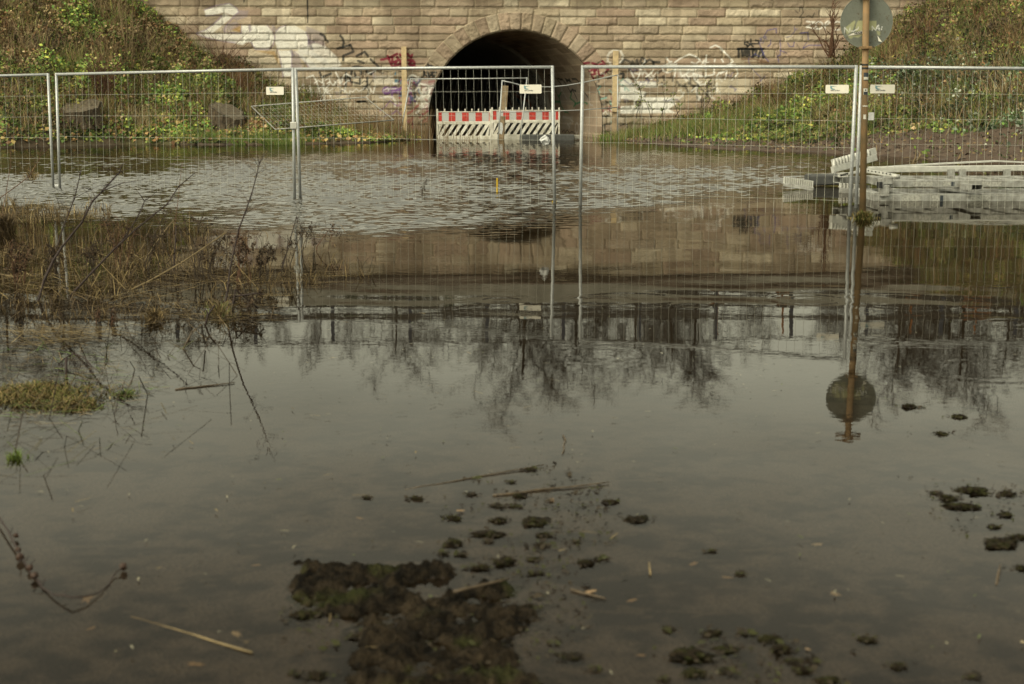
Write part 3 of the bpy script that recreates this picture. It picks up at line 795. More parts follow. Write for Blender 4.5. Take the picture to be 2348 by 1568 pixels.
J2(c8, BLACK, 120, [(980, 130), (1060, 230)], [(960, 520), (1130, 540)])
J2(c8, BLACK, 24, [(1220, 590), (1260, 680), (1200, 740)], ell(1320, 570, 30, 50, 10), [(1280, 640), (1340, 760)], [(1190, 770), (1240, 830)], ell(1375, 800, 22, 40, 10), [(960, 640), (1000, 640)])
J2(c8, (.05, .14, .10), 20, [(1320, 30), (1380, 180)], [(1400, 40), (1460, 60)])
def lining(name, y0, y1, R, colf, fills, strokes, mt):
    LJn = ARCH_Z + .6
    s = np.arange(0, 2 * LJn + math.pi * R, .04); yy = np.arange(y0, y1 + .001, .04 if y1 - y0 < 8 else .06)
    Sg, Yg = np.meshgrid(s, yy)
    an = np.clip((Sg - LJn) / R, 0, math.pi); left = Sg < LJn; rt = Sg > LJn + math.pi * R
    X = ARCH_U + SKEW * (Yg - WALL_Y) + np.where(left, -R, np.where(rt, R, -R * np.cos(an)))
    Z = np.where(left, Sg - .6, np.where(rt, 2 * LJn + math.pi * R - Sg - .6, ARCH_Z + R * np.sin(an)))
    C = colf(Sg, Yg, Z)
    side = (X - ARCH_U - SKEW * (Yg - WALL_Y)) > R * .45
    Y2 = np.where(side, Yg, -99)
    C = paint(Y2, Z, C, fills, strokes, lin_y, W_SCALE * 1.3)
    n = len(s); i = np.arange(n - 1)[None, :] + np.arange(len(yy) - 1)[:, None] * n
    Fq = np.stack([i, i + n, i + n + 1, i + 1], -1).reshape(-1, 4)
    return obj_np(name, np.stack([X, Yg, Z], -1).reshape(-1, 3), Fq, mt, bridge, C.reshape(-1, 3), True)
def brick_col(Sg, Yg, Z):
    kk = np.floor(Sg / .27).astype(int); off = (kk % 2) * .5
    j = np.floor(Yg / .9 + off + (kk * .37) % 1).astype(int)
    rs = np.random.default_rng(3).random(5000); q = rs[(kk * 31 + j * 7) % 5000]
    c = mix3((.30, .22, .155), (.46, .36, .26), q)
    jn = (np.abs(Sg / .27 - np.round(Sg / .27)) < .05)
    c = np.where(jn[..., None], c * 1.35, c)
    return c * (.8 + .4 * fbm(Yg * 3, Sg * 3, 3, 91))[..., None]
lining('masonry_vault', WALL_Y + .06, 54.0, ARCH_R, brick_col, JF, JS, M['lining'])
lining('rendered_vault', 54.0, 67.0, ARCH_R - .12, lambda a, b, c: mix3((.36, .34, .30), (.54, .51, .45), fbm(a * 1.5, b * 1.5, 4, 92)), [], JS2, M['lining'])
# stepped end of the rendered lining and an added wall stopping daylight at the far end
s_ = np.linspace(0, 1, 60); V = []; Fq = []
for q in s_:
    a = q * (math.pi * ARCH_R + 2 * LJ)
    for R in (ARCH_R - .12, ARCH_R + .02):
        if a < LJ: u, z = -R, a - .6
        elif a > LJ + math.pi * ARCH_R: u, z = R, (2 * LJ + math.pi * ARCH_R - a) - .6
        else:
            an = (a - LJ) / ARCH_R; u, z = -R * math.cos(an), ARCH_Z + R * math.sin(an)
        V.append((ARCH_U + SKEW * 6 + u, 54.0 - .004, z))
for i in range(59): Fq.append((2 * i, 2 * i + 1, 2 * i + 3, 2 * i + 2))
obj_np('lining_edge', V, Fq, M['concrete'], bridge)
mb = MB(); mb.box((ARCH_U + SKEW * 19, 67.1, 1.6), (8, .2, 5)); mb.build('daylight_stop', M['cornice'], bridge)  # added to close the passage, so no daylight shows through it

# cornice, concrete coping and the railing on top
def along(u0, u1, z0, z1, h0, h1, name, mt, bev=.0):
    mb = MB()
    p0, p1 = wall_pt(u0, (z0 + z1) / 2, (h0 + h1) / 2), wall_pt(u1, (z0 + z1) / 2, (h0 + h1) / 2)
    mb.beam(p0, p1, h1 - h0, z1 - z0, bev=bev)
    return mb.build(name, mt, bridge)
along(-15.6, 17.6, TOP_Z, TOP_Z + .16, -.8, .10, 'cornice', M['cornice'], .02)
along(-15.7, 17.7, TOP_Z + .163, TOP_Z + .38, -.8, .24, 'cornice_slab', M['cornice'], .02)
along(-15.8, 17.8, TOP_Z + .383, 5.50, -.5, .18, 'coping', M['concrete'], .03)
rail = MB()
for z, w, h in ((5.83, .10, .32), (6.86, .07, .09)):
    rail.beam(wall_pt(-20, z, 0), wall_pt(22, z, 0), w, h)
railing = rail.build('railing', M['railbeam'], bridge)
proto = None
for i in range(16):
    u = -19.2 + 2.62 * i
    if proto is None:
        mb = MB(); mb.beam((0, 0, 5.0), (0, 0, 6.82), .11, .11); mb.beam((0, -.10, 5.0), (0, -.10, 5.5), .16, .08)
        proto = mb.build('railing_post', M['rail'], railing); o = proto
    else:
        o = proto.copy(); COL.objects.link(o); o.parent = railing
    o.location = wall_pt(u, 0, -.02)
    o.rotation_euler = (0, 0, WALL_T)
# ------------------------------------------------------------------ lettering
def text_mesh(name, body, size, mt, parent, origin, xdir, depth=.001, bold=0.0, slant=0.0):
    cu = bpy.data.curves.new(name, 'FONT'); cu.body = body; cu.size = size; cu.extrude = depth; cu.offset = bold; cu.shear = slant
    cu.align_x = 'CENTER'; cu.align_y = 'CENTER'
    to = bpy.data.objects.new(name, cu); COL.objects.link(to)
    bpy.context.view_layer.update()
    me = bpy.data.meshes.new_from_object(to.evaluated_get(bpy.context.evaluated_depsgraph_get()))
    bpy.data.objects.remove(to)
    me.name = name; me.materials.clear(); me.materials.append(mt)
    X = Vector(xdir).normalized(); Z = Vector((0, 0, 1)); Nn = X.cross(Z)
    mtx = Matrix((X, Z, Nn)).transposed().to_4x4(); mtx.translation = Vector(origin)
    me.transform(mtx)
    return link(bpy.data.objects.new(name, me), parent)

# ------------------------------------------------------------------ mobile site fencing
def lerp(a, b, t): return a + (b - a) * t

def fence_panel(label, tops, B0, B1, group, ext=.24, post_r=.021, spacing=.1, sign=None, rails=None, first_h=.31, nh=None, wr=.0015, rail_r=.021, cat='fence panel', up_over=.02):
    """tops: points of the top rail (left to right); B0, B1: where the two posts enter the water or ground"""
    t = thing('fence_panel', label, cat, group=group)
    tops = [Vector(p) for p in tops]; B0 = Vector(B0); B1 = Vector(B1)
    fr = MB()
    for T, B in ((tops[0], B0), (tops[-1], B1)):
        d = (B - T).normalized(); fr = MB()
        fr.tube([T - d * up_over, B + d * ext], post_r, 10)
        fr.build('post', M['galv'], t, True)
    tr_ = MB(); tr_.tube([tops[0]] + tops[1:-1] + [tops[-1]], rail_r, 10); tr_.build('top_rail', M['galv'], t, True)
    br = MB(); br.tube([B0 + (B0 - tops[0]).normalized() * ext * .7, B1 + (B1 - tops[-1]).normalized() * ext * .7], rail_r, 8); br.build('bottom_rail', M['galv'], t, True)
    # lengths along the top
    seg = [0]
    for a, b in zip(tops, tops[1:]): seg.append(seg[-1] + (b - a).length)
    def top_at(u):
        s = u * seg[-1]
        for i in range(len(tops) - 1):
            if s <= seg[i + 1] or i == len(tops) - 2:
                return tops[i].lerp(tops[i + 1], (s - seg[i]) / max(seg[i + 1] - seg[i], 1e-6))
    Lh = ((B0 - tops[0]).length + (B1 - tops[-1]).length) / 2
    E0 = B0 + (B0 - tops[0]).normalized() * ext * .7; E1 = B1 + (B1 - tops[-1]).normalized() * ext * .7
    def pt(u, v): return top_at(u).lerp(E0.lerp(E1, u), v)
    w = MB(); n = nh or max(6, int(round(seg[-1] / spacing)))
    rr_ = random.Random(len(label))
    for i in range(1, n):
        u = i / n
        js = rr_.uniform(-.004, .004)
        w.tube([pt(u, 0), pt(u + js / seg[-1], .5), pt(u, 1)], wr, 4, cap=False)
    v = first_h / (Lh + ext * .7); k = 1
    while v * k < .98:
        ps = [pt(j / 12, v * k) + Vector((0, 0, rr_.uniform(-.003, .003))) for j in range(13)]
        w.tube(ps, wr, 4, cap=False); k += 1
    w.build('wire_mesh', M['wire'] if wr > .001 else M['thinwire'], t)
    if rails:
        for ln in rails:
            mb = MB(); mb.tube(ln, rail_r * .9, 8); mb.build('middle_rail', M['galv'], t, True)
    if sign:
        x0, y0, x1, y1 = sign
        a, b = tops[0], tops[-1]
        # depth of the panel under the plate
        d = ray((x0 + x1) / 2, (y0 + y1) / 2); dx, dy = b.x - a.x, b.y - a.y
        tt = (a.x * dy - a.y * dx) / (d.x * dy - d.y * dx)
        Y = d.y * tt - .035
        A, Bq = at(x0, (y0 + y1) / 2, Y), at(x1, (y0 + y1) / 2, Y)
        H_ = (at(x0, y0, Y) - at(x0, y1, Y)).length
        ax = Vector((dx, dy, 0)).normalized(); W_ = (Bq - A).length
        mid = (A + Bq) / 2; mid.z = at((x0 + x1) / 2, (y0 + y1) / 2, Y).z
        A2, B2 = mid - ax * W_ / 2, mid + ax * W_ / 2
        nrm = ax.cross(Vector((0, 0, 1)))
        c = .008
        poly = [(-W_/2 + c, -H_/2), (W_/2 - c, -H_/2), (W_/2, -H_/2 + c), (W_/2, H_/2 - c), (W_/2 - c, H_/2), (-W_/2 + c, H_/2), (-W_/2, H_/2 - c), (-W_/2, -H_/2 + c)]
        mb = MB(); mb.prism(poly, ax, (0, 0, 1), -nrm, mid, .004)
        pl = mb.build('sign_plate', M['plate'], t)
        # curved mark and lettering
        sc_ = W_ / .29
        mk = MB()
        o = mid + nrm * .001 - ax * W_ * .16 + Vector((0, 0, H_ * .18))
        crv = [(-.030, .022), (-.034, .004), (-.028, -.014), (-.010, -.022), (.022, -.018), (.006, -.012), (-.012, -.006), (-.014, .006), (.034, .014), (-.012, .014), (-.026, .018)]
        mk.prism([(p * sc_ * 1.25, q * sc_ * 1.25) for p, q in crv], ax, (0, 0, 1), nrm, o, .001)
        mk.build('emblem', M['teal'], pl)
        text_mesh('lettering', 'bhd cordes', .025 * sc_, M['ink'], pl, mid + nrm * .002 - ax * W_ * .08 - Vector((0, 0, H_ * .16)), ax, .0006)
    return t

G_FENCE = 'site fence panels standing in the water'
def front(label, tl, bl, tr, br, sign=None, tops_mid=None, nh=34, **k):
    B0, B1 = gnd(*bl), gnd(*br)
    T0, T1 = at(tl[0], tl[1], B0.y), at(tr[0], tr[1], B1.y)
    tops = [T0, T1]
    return fence_panel(label, tops, B0, B1, G_FENCE, sign=sign, nh=nh, **k)
f0 = front('galvanised mesh fence panel cut off by the left edge of the photo', (-420, 184), (-410, 412), (110, 171), (122, 430))
f1 = front('galvanised mesh fence panel with one plate, behind the dry weeds and before both stumps', (129, 170.5), (137, 431), (671, 158.5), (675, 453), sign=(605, 199, 655, 217.5))
f2 = front('mesh fence panel before the red and white barriers, with a plastic bag on it', (678, 158.5), (688, 451), (1266, 154), (1271, 466), sign=(1189.5, 194, 1242.5, 214.5))
f3 = front('galvanised mesh fence panel right of the gap, ending at the round sign', (1335.5, 153.5), (1330, 471), (1962.5, 153.5), (1947, 494), sign=(1892, 194.5, 1945.5, 214))
f4 = front('galvanised mesh fence panel right of the rusty sign post, in front of the steel stack', (1974, 154), (1962, 476), (2560, 159), (2545, 480), sign=(1995, 194, 2050.5, 214))
# clamp joining two panels, foot block, plastic cap
mb = MB(); p = at(673, 288, f1.children[0].data.vertices[0].co.y * 0 + gnd(675, 453).y - .03); mb.box(p, (.085, .06, .10), .012); mb.build('clamp', M['alu_light'], f1)
mb = MB(); p = gnd(129.5, 428); mb.box(p + Vector((0, 0, .01)), (.11, .10, .05), .015); mb.build('foot_cap', M['bag'], f1)
p = gnd(1270, 464); mb = MB(); mb.beam(p + Vector((-.03, -.03, .01)), p + Vector((.03, -.03, .015)), .02, .02); mb.build('yellow_band', M['yellow'], f2)
for q, f in ((gnd(130, 430), f0), (gnd(681, 452), f2), (gnd(1271, 466), f2), (gnd(1330, 471), f3), (gnd(1955, 485), f3)):
    mb = MB(); mb.box(q + Vector((0, 0, -.24)), (.22, .68, .12), .03); mb.build('foot_block', M['concrete'], f)

# damaged panels close to the arch
c4x = lambda x, y: ((1560 + x * .3322) / KD, (120 + y * .3322) / KD)
A0, A1 = at(941, 181, 46.6), at(1208, 179, 45.9)
fence_panel('leaning thin mesh panel spanning the left half of the arch behind the front fence', [A0, at(1075, 180.5, 46.2), A1], at(917, 312, 46.0), at(1192, 319, 45.4), 'damaged fence panels at the arch', ext=.15, spacing=.14, wr=.0006, rail_r=.018, first_h=.40)
pts = [(1151, 185), (1172, 189.5), (1192, 195), (1230, 199), (1262, 199.5), (1298, 196), (1330, 190.6), (1370, 182), (1402, 174.5), (1416, 172)]
YB = lambda x: 45.6 + (x - 1151) / 265 * 1.2
fence_panel('bent mesh panel with sagging top rail in front of the right side of the arch', [at(x, y, YB(x)) for x, y in pts], at(1142, 319, 45.4), at(1415, 319, 46.8), 'damaged fence panels at the arch', ext=.15, spacing=.17, wr=.0006, rail_r=.018, first_h=.40,
            rails=[[at(x, y, YB(x) - .02) for x, y in ((1146, 257), (1230, 256), (1330, 252.5), (1415, 246))]])
# panel lying on the left bank
TL, TR, BR, BL = [c6(p) for p in ((90, 340), (1710, 210), (2120, 535), (430, 668))]
q = [at(*TL, 43.6), at(*TR, 44.6), at(*BR, 42.6), at(*BL, 41.6)]
t = thing('fence_panel', 'mesh fence panel lying tipped over on the left bank below the graffiti', 'fence panel', group='damaged fence panels at the arch')
mb = MB(); mb.tube([q[0], q[1], q[2], q[3], q[0]], .018, 8); mb.build('frame', M['alu'], t, True)
mb = MB()
for i in range(1, 30):
    u = i / 30; mb.tube([q[0].lerp(q[1], u), q[3].lerp(q[2], u)], .0018, 4, cap=False)
for i in range(1, 6):
    u = i / 6; mb.tube([q[0].lerp(q[3], u), q[1].lerp(q[2], u)], .0018, 4, cap=False)
mb.build('wire_mesh', M['wire'], t)
mb = MB(); e = [at(*c6(p), 44.0) for p in ((1580, 262), (1715, 255), (1735, 268), (1605, 285))]
mb.add(e + [p + Vector((0, .0, -.01)) for p in e], [(0, 1, 2, 3), (7, 6, 5, 4), (0, 4, 5, 1), (1, 5, 6, 2), (2, 6, 7, 3), (3, 7, 4, 0)]); mb.build('sign_plate', M['plate'], t)

# torn plastic bag caught on the fence
bagp = at(1249, 323, 18.05); V = []; rr = random.Random(3)
mb = MB()
for k in range(5):
    a = k * 1.35; c = bagp + Vector((rr.uniform(-.02, .02), rr.uniform(-.03, 0), rr.uniform(-.02, .02)))
    ring = [c + Vector((math.cos(a + j * .9) * rr.uniform(.02, .075), rr.uniform(-.03, .03), math.sin(a + j * .9) * rr.uniform(.02, .075))) for j in range(7)]
    mb.add([c] + ring, [(0, 1 + j, 1 + (j + 1) % 7) for j in range(7)])
tag(mb.build('plastic_bag', M['bag'], None), 'torn white plastic bag caught on the fence wires before the arch', 'bag')

# ------------------------------------------------------------------ red and white barriers before the arch
K5 = .3407 / KD   # 2347 px copy per enlarged pixel
def barrier(label, xa, xb, Y, yb, reds, pegs, slots):
    t = thing('hazard_barrier', label, 'barrier', group='barriers before the arch')
    cx = lambda x: (1640 + x * .3407) / KD
    O = at(cx(xa), yb, Y); E = at(cx(xb), yb, Y); k = (E.x - O.x) / (xb - xa)
    W_ = E.x - O.x; z0 = O.z
    v = lambda px: (790 - px) * k
    P_ = lambda u, z: Vector((O.x + u, Y, z0 + z))
    mb = MB()
    def bx(u0, u1, a, b, d=.045, y=0): mb.box(P_((u0 + u1) / 2, (a + b) / 2) + Vector((0, y, 0)), (u1 - u0, d, b - a), .008)
    bx(0, .05, -.12, v(462), .055); bx(W_ - .05, W_, -.12, v(462), .055)
    bx(.05, W_ - .05, v(500), v(490)); bx(.05, W_ - .05, v(640), v(606)); bx(.05, W_ - .05, -.12, v(772)); bx(.05, W_ - .05, v(606), v(500), .018, .01)
    for p in pegs: bx((p - xa) * k - .019, (p - xa) * k + .019, v(490), v(460), .03)
    hb, ht = v(772), v(640)
    for s_ in slots:
        u0 = (s_ - xa) * k
        poly = [(u0 + 18 * k, hb), (u0 + 58 * k, hb), (u0 + 148 * k, ht), (u0 + 103 * k, ht)]
        poly = [(min(max(a, .05), W_ - .05), b) for a, b in poly]
        if poly[1][0] - poly[0][0] < 1e-3 and poly[2][0] - poly[3][0] < 1e-3: continue
        mb.prism(poly, (1, 0, 0), (0, 0, 1), (0, 1, 0), P_(0, 0) + Vector((0, -.014, 0)), .028)
    mb.build('board', M['whiteplastic'], t)
    mb = MB(); mb.box(P_(W_ / 2, (v(606) + v(500)) / 2) + Vector((0, -.003, 0)), (W_ - .102, .006, v(606) * -1 + v(500) - .004)); sh = mb.build('reflective_sheet', M['reflwhite'], t)
    for a, b in reds:
        mb = MB(); mb.box(P_(((a + b) / 2 - xa) * k, (v(604) + v(502)) / 2) + Vector((0, -.0085, 0)), ((b - a) * k, .004, v(502) - v(604))); mb.build('red_panel', M['red'], sh)
    return t
barrier('left one of two red and white plastic barriers blocking the arch, overgrown by dry stems', 313, 953, 46.6, 314.8, [(338, 376), (457, 535), (613, 690), (770, 848), (927, 948)], [411, 490, 569, 649, 728, 805, 883], [235 + 78.5 * i for i in range(1, 9)] + [235])
barrier('right one of two red and white plastic barriers, with a wooden post before it', 955, 1758, 46.35, 311.5, [(975, 1015), (1095, 1167), (1247, 1320), (1397, 1475), (1552, 1628), (1708, 1740)], [1050, 1127, 1202, 1279, 1357, 1433, 1510, 1587, 1662], [880 + 77 * i for i in range(1, 11)] + [880])

# planks and posts at the arch
def plank(name, label, x0, x1, yt, yb, Y, Yt, thick, mt, xs=0, group=None):
    a = at((x0 + x1) / 2 + xs, yt, Yt); b = at((x0 + x1) / 2, yb, Y)
    w = (at(x1, yt, Yt) - at(x0, yt, Yt)).length
    mb = MB(); mb.beam(b + (b - a).normalized() * .3, a, w, thick, up=(0, -1, 0), bev=.006)
    return tag(mb.build(name, mt), label, 'plank', group)
plank('wooden_plank', 'tall pale wooden plank leaning on the wall left of the arch', 922, 933.5, 107, 302, 47.2, 47.75, .05, M['wood'], -2)
plank('wooden_plank', 'upper pale wooden plank nailed to the stake on the wall right of the arch', 1403, 1416, 117, 236, 47.3, 47.7, .05, M['wood'], 2).data
plank('wooden_stake', 'lower darker stake under the pale plank on the wall right of the arch', 1401.5, 1414, 229, 312, 47.1, 47.42, .06, M['oldwood'], 2)
plank('wooden_plank', 'short grey wooden plank standing behind the barriers in the arch mouth', 1147, 1160.5, 196.5, 262, 47.0, 47.0, .06, M['oldwood'], 5)
t = thing('wooden_post', 'short weathered post with a bare pale patch in front of the right barrier', 'post')
mb = MB(); a, b = at(1151.5, 266.5, 46.0), at(1148, 320, 46.0); mb.beam(b - Vector((0, 0, .3)), a, .19, .16, up=(0, -1, 0), bev=.03); mb.build('shaft', M['oldwood'], t)
mb = MB(); o = at(1148, 294, 45.915); mb.prism([(-.05, -.16), (.03, -.2), (.07, -.02), (.05, .16), (-.04, .2), (-.07, .02)], (1, 0, 0), (0, 0, 1), (0, -1, 0), o, .008); mb.build('bare_patch', M['bag'], t)
def foot(label, x0, x1, y0, y1, Y, d=.3):
    a, b = at(x0, (y0 + y1) / 2, Y), at(x1, (y0 + y1) / 2, Y); h = (at(x0, y0, Y) - at(x0, y1, Y)).length
    mb = MB(); mb.box((a + b) / 2 + Vector((0, 0, -.03)), (b.x - a.x, d, h + .06), .03)
    mb.box((a + b) / 2 + Vector((0, 0, h / 2 - .005)), ((b.x - a.x) * .8, d * .6, .02), .008)
    return tag(mb.build('foot_block', M['darkrubber']), label, 'foot block', 'dark foot blocks by the barriers')
foot('dark plastic foot block in the water right before the right barrier', 1195, 1263, 308.5, 322, 45.1)
foot('dark plastic foot block lying against the right jamb of the arch', 1265, 1315, 308, 321, 45.3)
mb = MB(); a = at(1321.5, 314, 45.5); mb.box(a, (.17, .25, .13), .02); mb.box(a + Vector((-.04, -.13, -.05)), (.06, .05, .08), .01)
tag(mb.build('concrete_lump', M['concrete']), 'pale broken concrete piece at the foot of the right arch jamb', 'rubble')

t = thing('marker_stake', 'thin yellow marker stake standing in the rippled water', 'stake')
g = gnd(1139, 440); mb = MB(); mb.tube([g + Vector((0, 0, -.3)), g + Vector((.004, 0, .2))], .011, 6); mb.build('shaft', M['yellow'], t)

# ------------------------------------------------------------------ round traffic sign seen from behind
t = thing('traffic_sign', 'round traffic sign seen from behind on a rusty post with stickers', 'traffic sign')
PB = gnd(1977, 492); PT = at(1985.5, 2, PB.y); PT = PB + (PT - PB) * 1.11
axis = (PT - PB).normalized()
mb = MB(); mb.tube([PB - axis * .4, PT], .038, 16); mb.tube([PT, PT + axis * .015], .041, 16)
post = mb.build('post', M['rust'], t, True)
dc = at(1986.5, 50, PB.y + .06)
res = 150; R_ = .303
gx = np.linspace(-R_, R_, res); GX, GZ2 = np.meshgrid(gx, gx)
cS = crop(3280, 0, 5.228)
def disc_uz(x, y):
    p = at(x, y, dc.y); return (p.x - dc.x, p.z - dc.z)
nn = fbm(GX * 14 + 5, GZ2 * 14, 4, 71)
Cd = mix3((.125, .135, .108), (.19, .20, .163), nn)
Cd = mix3(Cd, (.10, .07, .04), sstep(.72, .8, fbm(GX * 60, GZ2 * 60, 2, 72)) * .7)
PALE = (.46, .46, .24)
Cd = paint(GX * 1.0, GZ2, Cd, [], [], disc_uz, 1)
for poly in ([(540, 570), (720, 430), (740, 460), (680, 660), (560, 720), (540, 640)], [(770, 480), (800, 430), (1180, 440), (1180, 620), (740, 660), (740, 580)], [(580, 740), (900, 720), (800, 790), (700, 770), (630, 820)], [(1180, 640), (1260, 660), (1250, 750), (1200, 720)]):
    s = poly_soft(GX, GZ2, [disc_uz(*cS(p)) for p in poly], 0)
    Cd = mix3(Cd, PALE, sstep(-.008, .008, s) * .75 * (.7 + .4 * nn))
def thin(lines, w, col):
    global Cd
    for ln in lines:
        Pp = [disc_uz(*cS(p)) for p in ln]; d = np.full(GX.shape, 9.)
        for (x1, y1), (x2, y2) in zip(Pp, Pp[1:]):
            dx, dy = x2 - x1, y2 - y1
            tt = np.clip(((GX - x1) * dx + (GZ2 - y1) * dy) / (dx * dx + dy * dy), 0, 1)
            d = np.minimum(d, np.hypot(GX - x1 - tt * dx, GZ2 - y1 - tt * dy))
        Cd = mix3(Cd, col, 1 - sstep(w, w + .003, d))
thin([[(515, 690), (510, 580), (610, 670), (630, 580)], [(640, 650), (700, 655), (800, 600), (800, 560)], [(1095, 650), (1090, 545), (1160, 640), (1200, 530)], [(1170, 630), (1225, 520), (1240, 640)], [(1190, 600), (1250, 600)], [(1295, 560), (1285, 630)]], .0022, (.75, .74, .70))
Vd = []; keep = np.hypot(GX, GZ2) <= R_
# polar disc so that the rim is clean
na, nr = 120, 46
AA, RD = np.meshgrid(np.linspace(0, 2 * math.pi, na, endpoint=False), np.linspace(0.0005, .298, nr))
ix = np.clip(((RD * np.cos(AA) + R_) / (2 * R_) * (res - 1)).round().astype(int), 0, res - 1); iz = np.clip(((RD * np.sin(AA) + R_) / (2 * R_) * (res - 1)).round().astype(int), 0, res - 1)
Cp = Cd[iz, ix].reshape(-1, 3)
Vp = np.stack([dc.x + RD * np.cos(AA), np.full_like(AA, dc.y), dc.z + RD * np.sin(AA)], -1).reshape(-1, 3)
rim = np.stack([dc.x + .302 * np.cos(AA[0]), np.full(na, dc.y - .004), dc.z + .302 * np.sin(AA[0])], -1)
rim2 = np.stack([dc.x + .302 * np.cos(AA[0]), np.full(na, dc.y + .018), dc.z + .302 * np.sin(AA[0])], -1)
ctr = np.array([[dc.x, dc.y + .017, dc.z]] * na)
Vp = np.concatenate([Vp, rim, rim2, ctr]); Cp = np.concatenate([Cp, np.tile((.22, .23, .19), (3 * na, 1))])
Fp = [(r_ * na + a, (r_ + 1) * na + a, (r_ + 1) * na + (a + 1) % na, r_ * na + (a + 1) % na) for r_ in range(nr + 2) for a in range(na)]
disc = obj_np('disc', Vp, np.array(Fp), M['paint'], t, Cp, False)
mb = MB()
e = [at(*cS(p), dc.y - .006) for p in ((595, 742), (670, 700), (905, 636), (905, 705), (800, 722), (600, 748))]
mb.add(e + [p + Vector((0, .004, 0)) for p in e], [(5, 4, 3, 2, 1, 0), (6, 7, 8, 9, 10, 11)]); st = mb.build('sticker', M['plate'], disc)
text_mesh('lettering', 'HOGE', .032, M['ink'], st, at(*cS((800, 690)), dc.y - .012), (1, 0, .16), .0006, .001)
mb = MB(); e = [at(*cS(p), dc.y - .03 * k) for p, k in (((1200, 742), .3), ((1300, 880), 1), ((1225, 865), 1.2))]; mb.add(e, [(0, 1, 2)]); mb.build('peeling_sticker', M['plate'], disc)
for yy in (998, -60):
    a = at(*cS((858, yy)), PB.y - .045); b = at(*cS((1080, yy)), PB.y - .045); mb = MB(); mb.beam(a, b, .03, .022 * 1.6, bev=.004); mb.box((a + b) / 2 + Vector((.005, -.02, 0)), (.025, .025, .028), .004)
    mb.box((a + b) / 2 + Vector((-.055, .05, 0)), (.012, .11, .03)); mb.box((a + b) / 2 + Vector((.055, .05, 0)), (.012, .11, .03)); mb.build('clamp', M['oldwood'] if False else M['rust'], t)
mb = MB(); mb.tube([at(*cS(p), PB.y - .06) for p in ((1030, 1030), (1110, 1080), (1160, 1150), (1210, 1230))], .003, 5); mb.build('cable_tie', M['palestem'], t)
mb = MB(); a = PT; mb.beam(a + Vector((-.15, 0, -.05)), a + Vector((.15, 0, -.05)), .05, .05, bev=.015); mb.beam(a + Vector((-.06, 0, -.02)), a + Vector((.06, 0, .01)), .05, .05, bev=.02); mb.build('top_bracket', M['rust'], t)
def wrap(name, y0, y1, a0, a1, mt, r=.0395):
    """a sticker or band following the round of the post"""
    z0, z1 = at(1985, y1, PB.y).z, at(1985, y0, PB.y).z
    mb = MB(); vs = []; n = 10
    for k in range(n + 1):
        an = math.radians(lerp(a0, a1, k / n))
        for z in (z0, z1):
            c = PB + axis * ((z - PB.z) / axis.z); vs.append(c + Vector((math.sin(an) * r, -math.cos(an) * r, 0)))
    mb.add(vs, [(2 * k, 2 * k + 2, 2 * k + 3, 2 * k + 1) for k in range(n)]); return mb.build(name, mt, post)
k7 = lambda y: (280 + y / 6.03) / KD
wrap('black_band', 147 - .3, 150.8, -89, 89, M['black']); wrap('black_band', 154.5, 158.8, -89, 89, M['black'])
wrap('sticker', k7(65), k7(255), -35, 60, M['ink']); wrap('sticker', k7(170), k7(235), -34, 59, M['plate'], .0402)
wrap('sticker', k7(445), k7(598), -35, 45, M['plate']); wrap('sticker', k7(525), k7(597), -30, 40, M['ink'], .0402); wrap('sticker', k7(470), k7(505), -10, 12, M['ink'], .0402)
wrap('sticker', k7(855), k7(885), -45, 60, M['plate']); wrap('sticker', k7(1075), k7(1185), -30, 18, M['plate']); wrap('sticker', k7(590), k7(755), 50, 75, M['bag'])
mb = MB(); p = at((3280 + 1233 / 6.03) / KD, k7(1118), PB.y - .01); mb.box(p, (.064, .004, .09)); mb.build('paper_tag', M['bag'], t)

# ------------------------------------------------------------------ stack of steel frames lying in the water
z1 = crop(3100, 560, 4.269); z2 = crop(3546, 600, 4.269)
G_ST = 'steel frames and planks in the stack'
def ladder(label, xl, xr, yc, hpx, Y, dep, off):
    t = thing('steel_frame', label, 'steel frame', group=G_ST)
    h = hpx / (F_PX / Y); a, b = at(xl, yc, Y), at(xr, yc, Y); b.z = a.z
    mb = MB(); mb.beam(a, b, .06, h, bev=.006); mb.build('front_beam', M['alu'], t)
    a2, b2 = a + Vector((.1, dep, 0)), b + Vector((.1, dep, 0)); mb = MB(); mb.beam(a2, b2, .06, h, bev=.006); mb.build('rear_beam', M['alu'], t)
    n = 9
    for i in range(n):
        u = off + i * .42
        mb = MB(); mb.beam(a + Vector((u + .25, .035, h * .1)), a + Vector((u - .02, dep - .035, h * .1)), .07, h * .55, bev=.006); mb.build('rung', M['alu'], t)
    mb = MB(); mb.beam(a + Vector((.0, -.02, 0)), a + Vector((.0, dep + .02, 0)), .12, h * 1.15, bev=.008); mb.build('end_piece', M['alu'], t)
    # worn printed strip along the front
    for (x0, x1, mt) in ((.30, .56, 'strip'), (.70, .80, 'strip'), (.81, .85, 'ink'), (1.22, 1.48, 'strip')):
        mb = MB(); mb.box(a + Vector(((x0 + x1) / 2, -.0315, 0)), (x1 - x0, .003, h * .62)); mb.build('printed_strip', M[mt], t)
    return t
ladder('lowest long steel ladder frame, half under water at the right edge', 2014, 2560, 454, 20, 19.0, 1.05, .3)
ladder('second steel ladder frame, resting on the submerged lowest one', 2040, 2580, 421.5, 16, 19.1, 1.1, .4)
t = thing('steel_beam', 'topmost pale steel beam of the stack with a bent strip along it', 'beam', group=G_ST)
a, b = at(1990, 389, 20.4), at(2560, 383, 20.4); mb = MB(); mb.beam(a, b, .10, .085, bev=.008); mb.build('box_profile', M['alu_light'], t)
